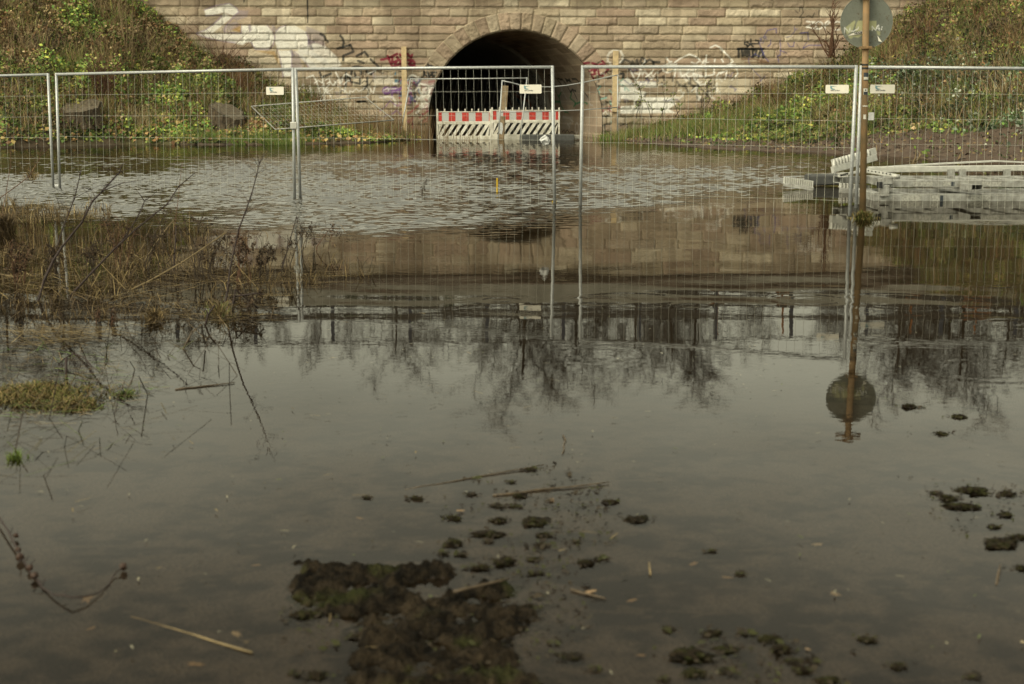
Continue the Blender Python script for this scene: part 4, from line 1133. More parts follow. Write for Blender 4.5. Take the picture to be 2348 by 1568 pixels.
mb = MB(); pl = [at(x, y, 20.62) for x, y in ((2000, 385), (2060, 381), (2150, 375.5), (2230, 371.5), (2282, 369), (2347, 372), (2560, 377))]
for p, q2 in zip(pl, pl[1:]): mb.beam(p, q2, .16, .018)
mb.build('bent_strip', M['alu_light'], t)
for x in (2180, 2308, 2206): 
    mb = MB(); mb.beam(at(x, 388, 20.3), at(x, 412, 20.3), .06, .09, up=(1, 0, 0)); mb.build('bracket', M['alu'], t)
def comb(label, pl, pr, n, tooth, base, Y0, Y1, flat=0, lean=0.0):
    """metal plank with a row of ribs along one edge"""
    t = thing('ribbed_plank', label, 'metal plank', group=G_ST)
    A_, B_ = at(*pl, Y0), at(*pr, Y1); s = Y0 / F_PX; th, bh = tooth * s, base * s
    up = Vector((0, lean, 1)).normalized(); d = B_ - A_
    mb = MB(); mb.beam(A_ - up * bh / 2, B_ - up * bh / 2, .05, bh, up=up, bev=.006); mb.build('plank', M['alu'] if lean == 0 else M['alu_light'], t)
    mb = MB(); m_ = n + flat
    mb.beam(A_ + up * th / 2 + Vector((0, .03, 0)), B_ + up * th / 2 + Vector((0, .03, 0)), .02, th, up=up)
    w = d.length / m_
    for i in range(n):
        c = A_ + d * ((i + .5) / m_); mb.tube([c + up * .002, c + up * th], w * .32, 8)
    if flat:
        c0, c1 = A_ + d * ((n + .1) / m_), B_; mb.beam(c0 + up * th / 2, c1 + up * th / 2, .03, th * .98, up=up)
    mb.build('ribs', M['alu_light'], t)
    return t
comb('ribbed metal plank floating low at the left end of the steel stack', (1796.5, 419.5), (1865, 429.5), 14, 14, 8, 21.4, 21.2)
comb('raised slanting ribbed metal plank sticking up left of the sign post', (1908, 382), (2007, 354), 12, 16, 15, 20.2, 20.9, 2, .25)
comb('short ribbed metal plank at water level under the raised one', (1924, 430), (1995, 438), 9, 12, 12, 20.6, 20.4)
t = thing('box_tube', 'short hollow box tube with a dark open end lying between the two frames', 'box tube', group=G_ST)
def hollow(t, p, q2, w, h, th):
    d = (Vector(q2) - Vector(p)).normalized(); r = d.cross(Vector((0, 0, 1))).normalized(); u = r.cross(d)
    mb = MB()
    for s in (-1, 1):
        mb.beam(Vector(p) + u * s * (h - th) / 2, Vector(q2) + u * s * (h - th) / 2, w, th, up=u)
        mb.beam(Vector(p) + r * s * (w - th) / 2, Vector(q2) + r * s * (w - th) / 2, th, h - 2 * th - .001, up=u)
    mb.build('tube_wall', M['alu'], t)
    mb = MB(); m2 = Vector(p).lerp(Vector(q2), .5); mb.beam(m2, m2 + d * .02, w - 2 * th, h - 2 * th, up=u); mb.build('dark_plug', M['black'], t)  # black plate inside the tube paints in the shade of its open end
hollow(t, at(2240, 429.5, 18.75), at(2150, 424, 19.9), .16, .075, .008)
t = thing('box_tube', 'hollow box tube with its open end to the left under the raised ribbed plank', 'box tube', group=G_ST)
hollow(t, at(1918, 411, 20.1), at(2005, 413, 20.5), .14, .095, .008)
t = thing('perforated_rail', 'narrow pale rail with a row of round holes behind the sign post', 'rail', group=G_ST)
a, b = at(1968, 389, 19.6), at(2054, 403, 19.5); mb = MB(); mb.beam(a, b, .05, .05, bev=.004); rl = mb.build('rail_body', M['alu_light'], t)
for i in range(10):
    c = a.lerp(b, (i + .6) / 10.4); mb = MB(); mb.tube([c + Vector((0, -.027, .008)), c + Vector((0, -.022, .008))], .011, 8); mb.build('hole', M['black'], rl)  # black discs on the face stand for the shade inside the holes
t = thing('coupler', 'stubby pale coupler block at the end of the stacked frames', 'coupler', group=G_ST)
mb = MB(); mb.box(at(2034, 414, 18.98), (.12, .10, .10), .01); mb.box(at(2026, 437, 18.98), (.11, .10, .16), .01); mb.build('block', M['alu'], t)
mb = MB(); mb.tube([at(2044, 404, 18.9), at(2062, 405, 18.9)], .03, 10); mb.build('spigot', M['alu_light'], t, True)
mb = MB(); mb.box(at(2016, 424, 18.93), (.07, .03, .08), .004); mb.build('dark_socket', M['black'], t)
mb = MB(); a, b = at(1849, 413, 22.2), at(1920, 410.5, 22.2); mb.beam(a, b, .35, .16, bev=.02); mb.box(at(1884, 402, 22.2), (.42, .30, .02), .006)
tag(mb.build('plastic_block', M['darkrubber']), 'long dark plastic block behind the low ribbed plank', 'block')
mb = MB(); mb.beam(at(1925, 402, 20.0), at(1992, 388, 20.0), .05, .03); mb.beam(at(1932, 396, 20.0), at(1932, 406, 20.0), .05, .14, up=(1, 0, 0))
tag(mb.build('metal_strut', M['alu_light']), 'thin slanting strut carrying the raised ribbed plank', 'strut', G_ST)

# ------------------------------------------------------------------ tree stumps on the left bank
def stump(label, x, yb, r, h, tilt, seed, step=0):
    t = thing('tree_stump', label, 'stump', group='stumps on the left bank')
    b = ground_hit(x, yb); b.y += r * .8; b.z = b.z - .12; h += .12
    n, m_ = 96, 14; V = []; F = []
    for j in range(m_ + 1):
        f = j / m_
        for k in range(n):
            a = 2 * math.pi * k / n
            rr = r * (1 + .25 * (1 - f) ** 2.5) * (1 + .07 * math.sin(a * 3 + seed) + .06 * math.sin(a * 7 + seed * 2 + f) + .05 * math.sin(a * 17 + f * 3 + seed) + .03 * math.sin(a * 29 - f * 5))
            top = h + tilt[0] * math.cos(a) * rr / r + tilt[1] * math.sin(a) * rr / r
            V.append((b.x + rr * math.cos(a), b.y + rr * math.sin(a), b.z + top * f))
    for j in range(m_):
        for k in range(n): F.append((j * n + k, j * n + (k + 1) % n, (j + 1) * n + (k + 1) % n, (j + 1) * n + k))
    mb = MB(); mb.add(V, F); mb.build('bark', M['stumpbark'], t, True)
    mb = MB(); top = V[m_ * n:]; c = Vector((b.x, b.y, b.z + h))
    mb.add([c] + [tuple(Vector(p).lerp(c, .03) + Vector((0, 0, .004))) for p in top], [(0, 1 + k, 1 + (k + 1) % n) for k in range(n)]); mb.build('cut_face', M['stumptop'], t)
    if step:
        mb = MB(); mb.prism([(-.25, 0), (.30, 0), (.34, .16), (.1, .24), (-.2, .17)], (1, 0, 0), (0, .25, 1), (0, 1, 0), (b.x + .22, b.y + .05, b.z + h - .02), .28); mb.build('raised_splinter', M['stumptop'], t)
stump('wide low dark stump behind the fence on the left bank', 174, 286, .52, .50, (0, .16), 1, 1)
stump('brown stump with a slanting cut on the left bank beside the lying fence panel', 519, 303, .49, .62, (-.20, .16), 4)

# ------------------------------------------------------------------ trackside cabinets and trees behind the bridge (they show in the water)
for (x, yr, w, h, lab) in ((1644, 697, .45, .70, 'small rust orange cabinet on the bridge, leftmost reflected behind the railing'), (1796, 698, .45, .72, 'rust orange cabinet on the bridge reflected left of the sign post'), (2092, 700, .5, .74, 'rust orange cabinet on the bridge reflected right of the sign post'), (2240, 706, .85, 1.15, 'large brown cabinet on the bridge reflected at the right edge')):
    t = thing('trackside_cabinet', lab, 'cabinet', group='cabinets on the bridge')
    d = ray(x, yr); Y = 50.2; X = d.x / d.y * Y
    mb = MB(); mb.box((X, Y, 5.22 + h / 2), (w, .4, h), .02); mb.box((X, Y, 5.22 + h + .03), (w + .08, .48, .05), .01); mb.build('case', M['rustbox'], t)
    mb = MB(); mb.tube([(X + .05, Y + .3, 5.2), (X + .05, Y + .3, 7.0)], .035, 6); mb.build('pole', M['rustbox'], t)

def make_tree(seed, H_):
    r_ = random.Random(seed); tr_ = MB(); cr = MB()
    def branch(p, d, L_, rad, lev):
        pts = [p]; dd = d.copy(); n = 4 if lev < 2 else 3
        for i in range(n):
            dd = (dd + Vector((r_.uniform(-1, 1), r_.uniform(-1, 1), r_.uniform(-.2, .6))) * (.16 if lev else .05)).normalized()
            pts.append(pts[-1] + dd * (L_ / n))
        rads = [rad * (1 - .75 * i / n) for i in range(n + 1)]
        (tr_ if lev == 0 else cr).tube(pts, rads, 6 if lev == 0 else (4 if lev < 2 else 3), cap=False)
        if lev >= 3: return
        k = (22, 11, 12)[lev]
        for i in range(k):
            f = (.22 + .76 * (i + r_.random()) / k) if lev == 0 else (.15 + .85 * (i + r_.random()) / k)
            s = f * n; j = min(int(s), n - 1); q = pts[j].lerp(pts[j + 1], s - j)
            a = r_.uniform(0, 2 * math.pi); spread = (.62, .75, .85)[lev]
            nd = (dd * .45 + Vector((math.cos(a) * spread, math.sin(a) * spread, (.5, .22, .10)[lev]))).normalized()
            branch(q, nd, L_ * ((.40, .45, .42)[lev]) * (1.1 - .55 * f if lev == 0 else r_.uniform(.6, 1)), max(rad * (.33, .4, .5)[lev] * (1 - .5 * f), .015), lev + 1)
    branch(Vector((0, 0, -.2)), Vector((r_.uniform(-.04, .04), 0, 1)).normalized(), H_, H_ * .011, 0)
    return tr_, cr
# dark evergreen hedge behind the railing at the left, dim bushes along the line
def hedge(label, x0, x1, yr, Y, seed, cols):
    rng = np.random.default_rng(seed); n = 1300; X0 = ray(x0, yr).x / ray(x0, yr).y * Y; X1 = ray(x1, yr).x / ray(x1, yr).y * Y; d = ray((x0 + x1) / 2, yr); zt = -(CAM_H + d.z / d.y * Y)
    X = rng.uniform(X0, X1, n); top = zt * 1.0 - .5 * vnoise(X * 1.3, X * 0, seed); Pz = 5.1 + (top - 5.1) * rng.random(n) ** .7
    P = np.stack([X, Y + rng.normal(size=n) * .5, Pz], 1)
    nrm = rng.normal(size=(n, 3)); u = np.cross(nrm, rng.normal(size=(n, 3))); u /= np.linalg.norm(u, axis=1)[:, None]; v = np.cross(nrm / np.linalg.norm(nrm, axis=1)[:, None], u); s = rng.uniform(.08, .2, n)[:, None]
    V = np.stack([P - u * s, P + v * s * .7, P + u * s, P - v * s * .7], 1).reshape(-1, 3); c = np.array(cols)[rng.integers(0, len(cols), n)]
    return tag(obj_np('hedge', V, np.arange(4 * n).reshape(-1, 4), M['leaf'], None, np.repeat(c, 4, 0)), label, 'hedge')
hedge('dark green hedge behind the bridge railing, reflected left of the arch', 560, 1060, 712, 60, 5, [(.02, .04, .015), (.03, .05, .02), (.015, .03, .012)])
hedge('brown bushes behind the bridge railing, reflected at the right edge', 2100, 2420, 735, 62, 6, [(.05, .035, .02), (.07, .05, .03), (.04, .03, .02)])
protos = []
for s in range(4):
    a, b = make_tree(40 + s, 16)
    t = thing('bare_tree', '', 'tree', group='bare trees behind the bridge')
    a.build('trunk', M['bark'], t); b.build('crown', M['bark'], t); protos.append(t)
TREES = [(720, 812, 80), (905, 842, 84), (1165, 852, 88), (1222, 925, 86), (1285, 870, 90), (1440, 850, 82), (1525, 884, 84), (1605, 868, 88), (1355, 800, 92), (2032, 905, 84), (2085, 884, 90), (2200, 922, 86), (2310, 862, 82), (130, 860, 82), (30, 880, 86), (330, 830, 88), (1010, 775, 94), (800, 780, 92), (1760, 782, 94), (1890, 790, 92), (560, 790, 92), (450, 800, 94), (1130, 800, 96), (2150, 850, 94), (640, 775, 78), (965, 770, 90), (1400, 790, 98), (1560, 790, 96), (1930, 782, 92), (2125, 800, 78), (2340, 830, 90)]
WH = {0: 'leftmost tall', 3: 'tallest'}
cnt = {}
for i, (x, y, Y) in enumerate(TREES):
    src = protos[i % 4]
    if i < 4: o = src
    else:
        o = src.copy(); COL.objects.link(o)
        for ch in src.children:
            c = ch.copy(); COL.objects.link(c); c.parent = o
    d = ray(x, y); X = d.x / d.y * Y; ht = -(CAM_H + d.z / d.y * Y)
    o.location = (X, Y, .2); s = max(ht, 6) / 17.6; wd = (1.4 if y > 830 else .75)
    o.scale = (s * wd, s * wd, s); o.rotation_euler = (0, 0, i * 1.7)
    place = 'left of the arch' if x < 1000 else ('over the arch' if x < 1420 else ('between the arch and the sign' if x < 1950 else 'right of the sign post'))
    if y > 915: o['label'] = 'tallest bare tree reflected ' + ('below the gap in the fence' if x < 1500 else 'right of the round sign')
    elif x < 600: o['label'] = 'bare tree reflected among the dry weeds at the left'
    else: o['label'] = ('tall bare tree' if y > 838 else 'low bare tree') + ' behind the bridge, reflected in the water ' + place
    o['group'] = 'bare trees behind the bridge, ' + (('tall ' if y > 838 else 'low ') + place if x >= 600 else 'far left')
# ------------------------------------------------------------------ ground cover on the banks
def cards(name, P, size, cols, aspect=.7, upbias=.5, rng=RNG):
    """many small leaf faces at points P, each with its own colour and tilt"""
    n = len(P)
    nrm = rng.normal(size=(n, 3)) * .55 + np.array([0, -.45, upbias]); nrm /= np.linalg.norm(nrm, axis=1)[:, None]
    a = rng.normal(size=(n, 3)); u = np.cross(nrm, a); u /= np.linalg.norm(u, axis=1)[:, None] + 1e-9
    v = np.cross(nrm, u)
    s = size[:, None]
    c0 = P - u * s; c2 = P + u * s; c1 = P + v * s * aspect + nrm * s * .15; c3 = P - v * s * aspect + nrm * s * .15
    V = np.stack([c0, c1, c2, c3], 1).reshape(-1, 3)
    F = np.arange(4 * n).reshape(-1, 4)
    return obj_np(name, V, F, M['leaf'], None, np.repeat(cols, 4, 0))

def blades(name, P, H_, W_, lean, cols, rng=RNG, droop=.3):
    """grass blades and thin stems: two bent segments each"""
    n = len(P)
    az = rng.uniform(0, 2 * np.pi, n)
    dirv = np.stack([np.cos(az), np.sin(az), np.zeros(n)], 1)
    wv = np.stack([-np.sin(az * 1.7 + 1), np.cos(az * 1.7 + 1) * .3, np.zeros(n)], 1); wv /= np.linalg.norm(wv, axis=1)[:, None]
    up = np.array([0, 0, 1.0])
    L_ = lean[:, None]; h = H_[:, None]; w = W_[:, None] * .5
    mid = P + up * h * .55 + dirv * h * L_ * .35
    tip = P + up * h * (1 - droop * L_) + dirv * h * L_
    V = np.stack([P - wv * w, P + wv * w, mid + wv * w * .75, mid - wv * w * .75, tip + wv * w * .2, tip - wv * w * .2], 1).reshape(-1, 3)
    b = np.arange(n) * 6
    F = np.concatenate([np.stack([b, b + 1, b + 2, b + 3], 1), np.stack([b + 3, b + 2, b + 4, b + 5], 1)])
    return obj_np(name, V, F, M['leaf'], None, np.repeat(cols, 6, 0))

def bank_points(n, x0, x1, rng=RNG):
    X = rng.uniform(x0, x1, n * 3)
    yf = np.interp(X, lfx, lfy); yw = WALL_Y + X * math.tan(WALL_T)
    Y = yf + (yw + .1 - yf) * rng.uniform(0.005, 1.0, n * 3) ** .85
    # keep what the slope shows
    Z = ground_z(X, Y)
    vis = (np.abs(X) < Y * .38 + 2.5) & (Z > .03)
    return np.stack([X, Y, Z], 1)[vis][:n]

def pick(pal, k):
    pal = np.array(pal); return pal[(k * len(pal)).astype(int) % len(pal)]
GREENS = [(.08, .125, .028), (.12, .17, .036), (.16, .21, .045), (.24, .255, .055), (.055, .085, .024), (.10, .16, .04), (.33, .30, .07), (.20, .23, .065), (.13, .20, .05)]
DRYS = [(.22, .15, .075), (.28, .205, .11), (.15, .105, .052), (.34, .26, .14), (.22, .12, .055), (.12, .085, .042), (.19, .17, .065)]
DARKG = [(.035, .055, .022), (.05, .07, .028), (.06, .085, .03), (.045, .06, .03), (.13, .16, .10), (.30, .31, .24)]
def leaf_mix(P, side):
    X, Y, Z = P.T; n = len(P)
    f = fbm(X * .9, Y * .9 + Z, 4, 101); g = fbm(X * 2.6, Y * 2.6, 3, 103); q = RNG.random(n)
    c = pick(GREENS, RNG.random(n))
    if side < 0:
        dry = np.clip(sstep(1.9, 3.4, Z) * .72 + sstep(.48, .64, f) * .50 + .10, 0, .93)
        dry = np.where((Z < .9) & (g > .5), dry + .2, dry)
    else:
        dry = np.clip(sstep(1.6, 3.6, Z) * .62 + sstep(.52, .68, f) * .5 + .08, 0, .9)
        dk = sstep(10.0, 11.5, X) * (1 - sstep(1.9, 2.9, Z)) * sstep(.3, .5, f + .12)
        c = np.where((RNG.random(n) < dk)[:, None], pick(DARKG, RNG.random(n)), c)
    gp = sstep(.56, .68, fbm(X * .45 + 31, Y * .6 + Z * .5, 3, 111)); dry = dry * (1 - .85 * gp); c = c * (1 + gp[:, None] * np.array([.10, .22, .10]))
    c = np.where((q < dry)[:, None], pick(DRYS, RNG.random(n)), c)
    return c * ((.35 + 1.0 * sstep(.25, .75, g)) * (.55 + .9 * sstep(.25, .75, fbm(X * .55 + 9, Y * .8, 3, 107))))[:, None] * RNG.uniform(.8, 1.2, n)[:, None]

for side, x0, x1, n in ((-1, -24, -2.9, 90000), (1, 3.0, 24, 95000)):
    P = bank_points(n, x0, x1)
    sm = soil_mask(P[:, 0], P[:, 1])
    P = P[RNG.random(len(P)) > sm * .975]
    mudl = (P[:, 2] < .16) & (fbm(P[:, 0] * 1.2, P[:, 1] * 1.2, 3, 17) > .42) & (P[:, 0] < 0)
    P = P[~mudl | (RNG.random(len(P)) < .12)]
    cl = fbm(P[:, 0] * 1.6, P[:, 1] * 1.6, 3, 19)
    P0 = P.copy()
    hgt_ = np.clip(cl - .38, 0, 1) * 2.0 * np.clip(P[:, 2], .12, 1) * np.clip((abs(P[:, 0]) - 3.5) / 3, .12, 1)
    P = P + np.stack([RNG.normal(size=len(P)) * .05, -np.abs(RNG.normal(size=len(P))) * .08, RNG.random(len(P)) * hgt_ * .8 + .02], 1)
    sz = RNG.uniform(.022, .060, len(P)) * (1 + .5 * (RNG.random(len(P)) < .12))
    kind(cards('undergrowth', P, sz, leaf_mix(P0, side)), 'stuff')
    # dry grass and thin stalks
    Q = bank_points(24000, x0, x1); fz = fbm(Q[:, 0] * .7, Q[:, 1] * .7, 3, 121)
    keep_ = (RNG.random(len(Q)) < .25 + .6 * sstep(.42, .62, fz) + .3 * sstep(2, 4, Q[:, 2])) & (RNG.random(len(Q)) > soil_mask(Q[:, 0], Q[:, 1]) * .93)
    Q = Q[keep_]; n2 = len(Q)
    cl = np.where((RNG.random(n2) < .30)[:, None], pick(GREENS, RNG.random(n2)), pick(DRYS, RNG.random(n2)))
    kind(blades('dry_grass', Q, RNG.uniform(.15, .70, n2) * np.clip(Q[:, 2] * 1.2 + .2, .3, 1), RNG.uniform(.008, .020, n2), RNG.uniform(.1, .9, n2), cl * RNG.uniform(.7, 1.2, n2)[:, None]), 'stuff')
    # tangled bramble canes and dead stalks
    B = bank_points(3600, x0, x1); B = B[(B[:, 2] > .7) & (soil_mask(B[:, 0], B[:, 1]) < .3)]
    kind(blades('bramble_canes', B, RNG.uniform(.4, 1.25, len(B)), RNG.uniform(.008, .015, len(B)), RNG.uniform(.4, 1.6, len(B)), pick([(.10, .055, .03), (.14, .08, .04), (.18, .12, .07), (.09, .06, .035)], RNG.random(len(B))), droop=.45), 'stuff')
# tussocks of long dry grass among the ivy
for side, x0, x1, n in ((-1, -22, -6, 110), (1, 8, 22, 95)):
    Ctr = bank_points(n, x0, x1); Ctr = Ctr[(Ctr[:, 2] > .5) & (soil_mask(Ctr[:, 0], Ctr[:, 1]) < .2)]; m_ = 55
    Pq = np.repeat(Ctr, m_, 0); nq = len(Pq); Pq[:, 0] += RNG.normal(size=nq) * .22; Pq[:, 1] += RNG.normal(size=nq) * .2; Pq[:, 2] = ground_z(Pq[:, 0], Pq[:, 1])
    tone = np.repeat(pick([(.30, .22, .11), (.22, .15, .07), (.17, .085, .04), (.26, .24, .09), (.13, .17, .045), (.36, .28, .15)], RNG.random(len(Ctr))), m_, 0)
    hh = np.repeat(RNG.uniform(.35, .95, len(Ctr)), m_) * RNG.uniform(.5, 1.15, nq)
    kind(blades('grass_tussocks', Pq, hh, RNG.uniform(.008, .018, nq), RNG.uniform(.05, .9, nq), tone * RNG.uniform(.6, 1.2, nq)[:, None]), 'stuff')
# bright green grass at the two waterlines, fallen leaves, turned soil
def strip(name, pts, n, spread, h, pal):
    """grass along a line of photo positions"""
    pts = [gnd(x, y) for x, y in pts]; a = RNG.random(n) * (len(pts) - 1); i = a.astype(int); f = a - i
    A = np.array([tuple(p) for p in pts]); P = A[i] * (1 - f)[:, None] + A[np.minimum(i + 1, len(A) - 1)] * f[:, None]
    P[:, 0] += RNG.normal(size=n) * spread * .5; P[:, 1] += np.abs(RNG.normal(size=n)) * spread
    P[:, 2] = np.maximum(ground_z(P[:, 0], P[:, 1]), -.02)
    return kind(blades(name, P, RNG.uniform(.5, 1.2, n) * h, RNG.uniform(.008, .016, n), RNG.uniform(.1, .8, n), pick(pal, RNG.random(n)) * RNG.uniform(.75, 1.2, n)[:, None]), 'stuff')
FRESH = [(.10, .165, .032), (.135, .20, .04), (.085, .13, .026), (.18, .22, .055), (.20, .19, .065)]
strip('green_grass', [(395, 331), (480, 331), (560, 332), (640, 332), (700, 328)], 7000, .55, .16, FRESH)
strip('green_grass', [(1440, 322), (1500, 322), (1580, 326), (1650, 330)], 5500, 1.0, .30, FRESH + DRYS[:2])
nn_ = 9000; X = RNG.uniform(4.6, 8.6, nn_); Y = RNG.uniform(40, 46.6, nn_); Z = ground_z(X, Y); k = (np.abs(Z - (.55 + .16 * (X - 5.2))) < .42) & (soil_mask(X, Y) < .5)
P = np.stack([X, Y, Z], 1)[k]; kind(blades('green_grass', P, RNG.uniform(.15, .4, len(P)), RNG.uniform(.008, .016, len(P)), RNG.uniform(.1, .9, len(P)), pick(FRESH + GREENS[:3] + DRYS[:2], RNG.random(len(P)))), 'stuff')
P = bank_points(2600, -16, -4); P = P[(P[:, 2] < 1.6)]
kind(cards('fallen_leaves', P + np.array([0, -.06, .05]), RNG.uniform(.05, .10, len(P)), pick([(.33, .20, .08), (.40, .26, .11), (.26, .14, .05), (.45, .33, .12)], RNG.random(len(P))), .75, 1.0), 'stuff')
P = bank_points(9000, 3, 20); P = P[soil_mask(P[:, 0], P[:, 1]) > .4]
kind(cards('soil_crumbs', P + np.array([0, 0, .02]), RNG.uniform(.015, .06, len(P)), pick([(.05, .035, .025), (.09, .065, .045), (.13, .10, .07), (.16, .11, .06), (.07, .08, .03)], RNG.random(len(P)) ** 1.3), .8, .7), 'stuff')
# dry stalks before the left pier and thin weeds before the right wall
def stalks(name, x0, x1, yb, Y, n, h0, h1, pal, w=.012):
    px = RNG.uniform(x0, x1, n); P = np.array([tuple(at(x, yb, Y + RNG.uniform(-.5, .5))) for x in px]); P[:, 2] = np.maximum(ground_z(P[:, 0], P[:, 1]) - .02, -.05)
    return kind(blades(name, P, RNG.uniform(h0, h1, n), RNG.uniform(w * .7, w * 1.3, n), RNG.uniform(.0, .35, n), pick(pal, RNG.random(n))), 'stuff')
STK = [(.20, .14, .07), (.26, .19, .10), (.15, .10, .05), (.17, .09, .04)]
stalks('dry_stalks', 800, 990, 318, 45.6, 420, .3, 1.25, STK); stalks('dry_stalks', 985, 1100, 322, 44.4, 60, .2, .8, STK); stalks('dry_stalks', 690, 880, 318, 44.4, 160, .2, .9, STK)
stalks('dry_stalks', 1425, 1700, 318, 45.8, 260, .2, .8, STK + FRESH[:2])

# ------------------------------------------------------------------ individual shrubs on the banks
def shrub(name, label, cat, base, tips, rad, mt, Y, branch=0, seed=1, leaves=None, group=None):
    t = thing(name, label, cat, group=group); r_ = random.Random(seed); mb = MB(); lv = []
    b0 = ground_hit(base[0], base[1]) if Y is None else at(base[0], base[1], Y); Y = b0.y; gz = b0.z if base is not None else 0
    for tp in tips:
        p1 = at(tp[0], tp[1], Y + r_.uniform(-.5, .3)); p0 = Vector((b0.x + r_.uniform(-.12, .12) + (tp[2] if len(tp) > 2 else 0), Y + r_.uniform(-.15, .15), gz - .1))
        mid = p0.lerp(p1, .5) + Vector((r_.uniform(-.12, .12), r_.uniform(-.1, .1), r_.uniform(0, .15)))
        pts = [p0, p0.lerp(mid, .5) + Vector((r_.uniform(-.03, .03), 0, 0)), mid, mid.lerp(p1, .5) + Vector((r_.uniform(-.05, .05), 0, .03)), p1]
        mb.tube(pts, [rad, rad * .85, rad * .7, rad * .5, rad * .25], 5)
        for k in range(branch):
            f = r_.uniform(.35, .95) * 4; j = min(int(f), 3); q = pts[j].lerp(pts[j + 1], f - j); L_ = (p1 - p0).length * r_.uniform(.12, .3)
            e = q + Vector((r_.uniform(-1, 1), r_.uniform(-.6, .6), r_.uniform(.3, 1.0))).normalized() * L_
            mb.tube([q, q.lerp(e, .5) + Vector((0, 0, .03)), e], [rad * .4, rad * .3, rad * .15], 4)
            if leaves: lv += [q.lerp(e, r_.random()) for _ in range(leaves)]
    mb.build('stems', mt, t)
    if lv:
        L2 = np.array([tuple(p) for p in lv]); o = cards('leaves', L2, RNG.uniform(.02, .045, len(L2)), pick(GREENS[2:], RNG.random(len(L2)))); o.parent = t
    return t
zz = crop(0, 0, 2.1345); Zp = lambda *p: zz(p)
shrub('sapling', 'clump of tall pale bare shoots rising above the fence on the left bank', 'sapling', Zp(1095, 560), [Zp(1010, -60), Zp(1070, -40), Zp(1110, 90), Zp(1135, -60), Zp(1030, -80), Zp(1210, 150), Zp(1175, 200)], .026, M['palestem'], None, 3, 2)
shrub('sapling', 'two leaning bare shoots right of the tall pale clump on the left bank', 'sapling', Zp(1205, 590), [Zp(1350, 330), Zp(1330, 300), Zp(1400, 340)], .022, M['palestem'], None, 2, 3)
r_ = random.Random(8)
shrub('bare_shrub', 'red brown bushy dead shrub behind the wide stump on the left bank', 'shrub', Zp(880, 860), [Zp(r_.uniform(700, 1080), r_.uniform(420, 640)) for _ in range(46)], .013, M['redtwig'], None, 4, 4)
shrub('bare_shrub', 'thin dry red shoots standing close to the wall under the big white letters', 'shrub', Zp(1900, 560), [Zp(x, y, ) for x, y in ((1700, 180), (1760, 260), (1890, 150), (1925, 330), (1990, 280), (2060, 380), (2130, 270), (2200, 330), (2010, 420), (1830, 380), (1430, 60), (1560, 120))], .011, M['redtwig'], 46.8, 3, 5)
z5 = lambda *p: c5(p)
shrub('bare_shrub', 'dark red leafless shrub with one upright trunk before the wall left of the round sign', 'shrub', z5(2030, 980), [z5(2025, 20), z5(2060, 60), z5(1890, 520), z5(1650, 480), z5(1780, 700), z5(2130, 230), z5(2110, 500), z5(1990, 200), z5(1870, 800), z5(2230, 700)], .028, M['redtwig'], None, 7, 6)
z4 = lambda *p: c4(p)
for i, (xb, tp, lab) in enumerate([(690, [z4(590, 820), z4(670, 950), z4(690, 1250)], 'thin dark weed stalks before the white paint patch, nearest the plank'), (870, [z4(740, 1180), z4(850, 1290)], 'short thin weed stalks before the right half of the white paint patch'), (1130, [z4(1115, 930), z4(1085, 1370)], 'single thin tall weed at the right edge of the white paint patch'), (1395, [z4(1380, 1070), z4(1470, 1330)], 'thin leafy weed between the white patch and the green grass'), (1840, [z4(1830, 1080), z4(2045, 860), z4(2160, 1000)], 'tall thin weed stems before the wall where the green grass begins')]):
    shrub('tall_weed', lab, 'weed', z4(xb, 1520), tp, .012, M['bark'], 46.0, 4, 20 + i, 4, 'weeds before the right wall')
shrub('reed_stalks', 'pale broken reed stalks standing between the soil bank and the steel stack', 'reeds', z2((420, 250)), [z2((490, -20)), z2((520, 10)), z2((590, 20)), z2((630, 60)), z2((605, 80)), z2((280, 140)), z2((345, 200)), z2((710, 170))], .016, M['palestem'], 29.6, 0, 30)

# ------------------------------------------------------------------ grass tufts in the water
def tuft(name, label, x, y, wpx, hpx, n, pal, seed, lean=(.3, 1.1), cat='grass tuft'):
    rng = np.random.default_rng(seed); c = gnd(x, y); s = c.y / F_PX; W_ = wpx * s; H_ = hpx * s
    r_ = np.abs(rng.normal(size=n)) * .4; a = rng.uniform(0, 2 * np.pi, n)
    P = np.stack([c.x + np.clip(r_, 0, 1) * W_ / 2 * np.cos(a), c.y + np.clip(r_, 0, 1) * W_ * .45 * np.sin(a), np.full(n, -.02)], 1)
    fall = 1 - np.clip(r_, 0, 1) * .6
    return tag(blades(name, P, rng.uniform(.6, 1.25, n) * H_ * fall, rng.uniform(.7, 1.4, n) * .0065 * (c.y / 10) ** .5, rng.uniform(*lean, n), pick(pal, rng.random(n)) * rng.uniform(.7, 1.2, n)[:, None], rng, .5), label, cat)
STRAW = [(.18, .125, .052), (.24, .175, .078), (.13, .088, .036), (.29, .215, .10), (.09, .064, .029)]
MIXG = [(.09, .10, .022), (.12, .12, .028), (.19, .14, .05), (.07, .085, .02), (.23, .17, .065), (.14, .10, .035)]
tuft('grass_tuft', 'tuft of yellowed grass around the foot of the sign post', 1979, 502, 78, 30, 420, MIXG, 1)
tuft('grass_tuft', 'large mound of green and straw coloured grass at the left edge', 75, 908, 470, 56, 1300, MIXG + MIXG + STRAW, 2, (.4, 2.2))
tuft('grass_tuft', 'low green and brown grass fringe on the right flank of the large mound', 170, 930, 220, 44, 420, MIXG + STRAW[:2], 12, (.6, 2.2))
tuft('grass_tuft', 'small loose green grass tuft right of the large grass mound', 290, 905, 130, 34, 130, [(.10, .14, .03), (.14, .17, .04), (.07, .09, .02)], 3, (.5, 1.8))
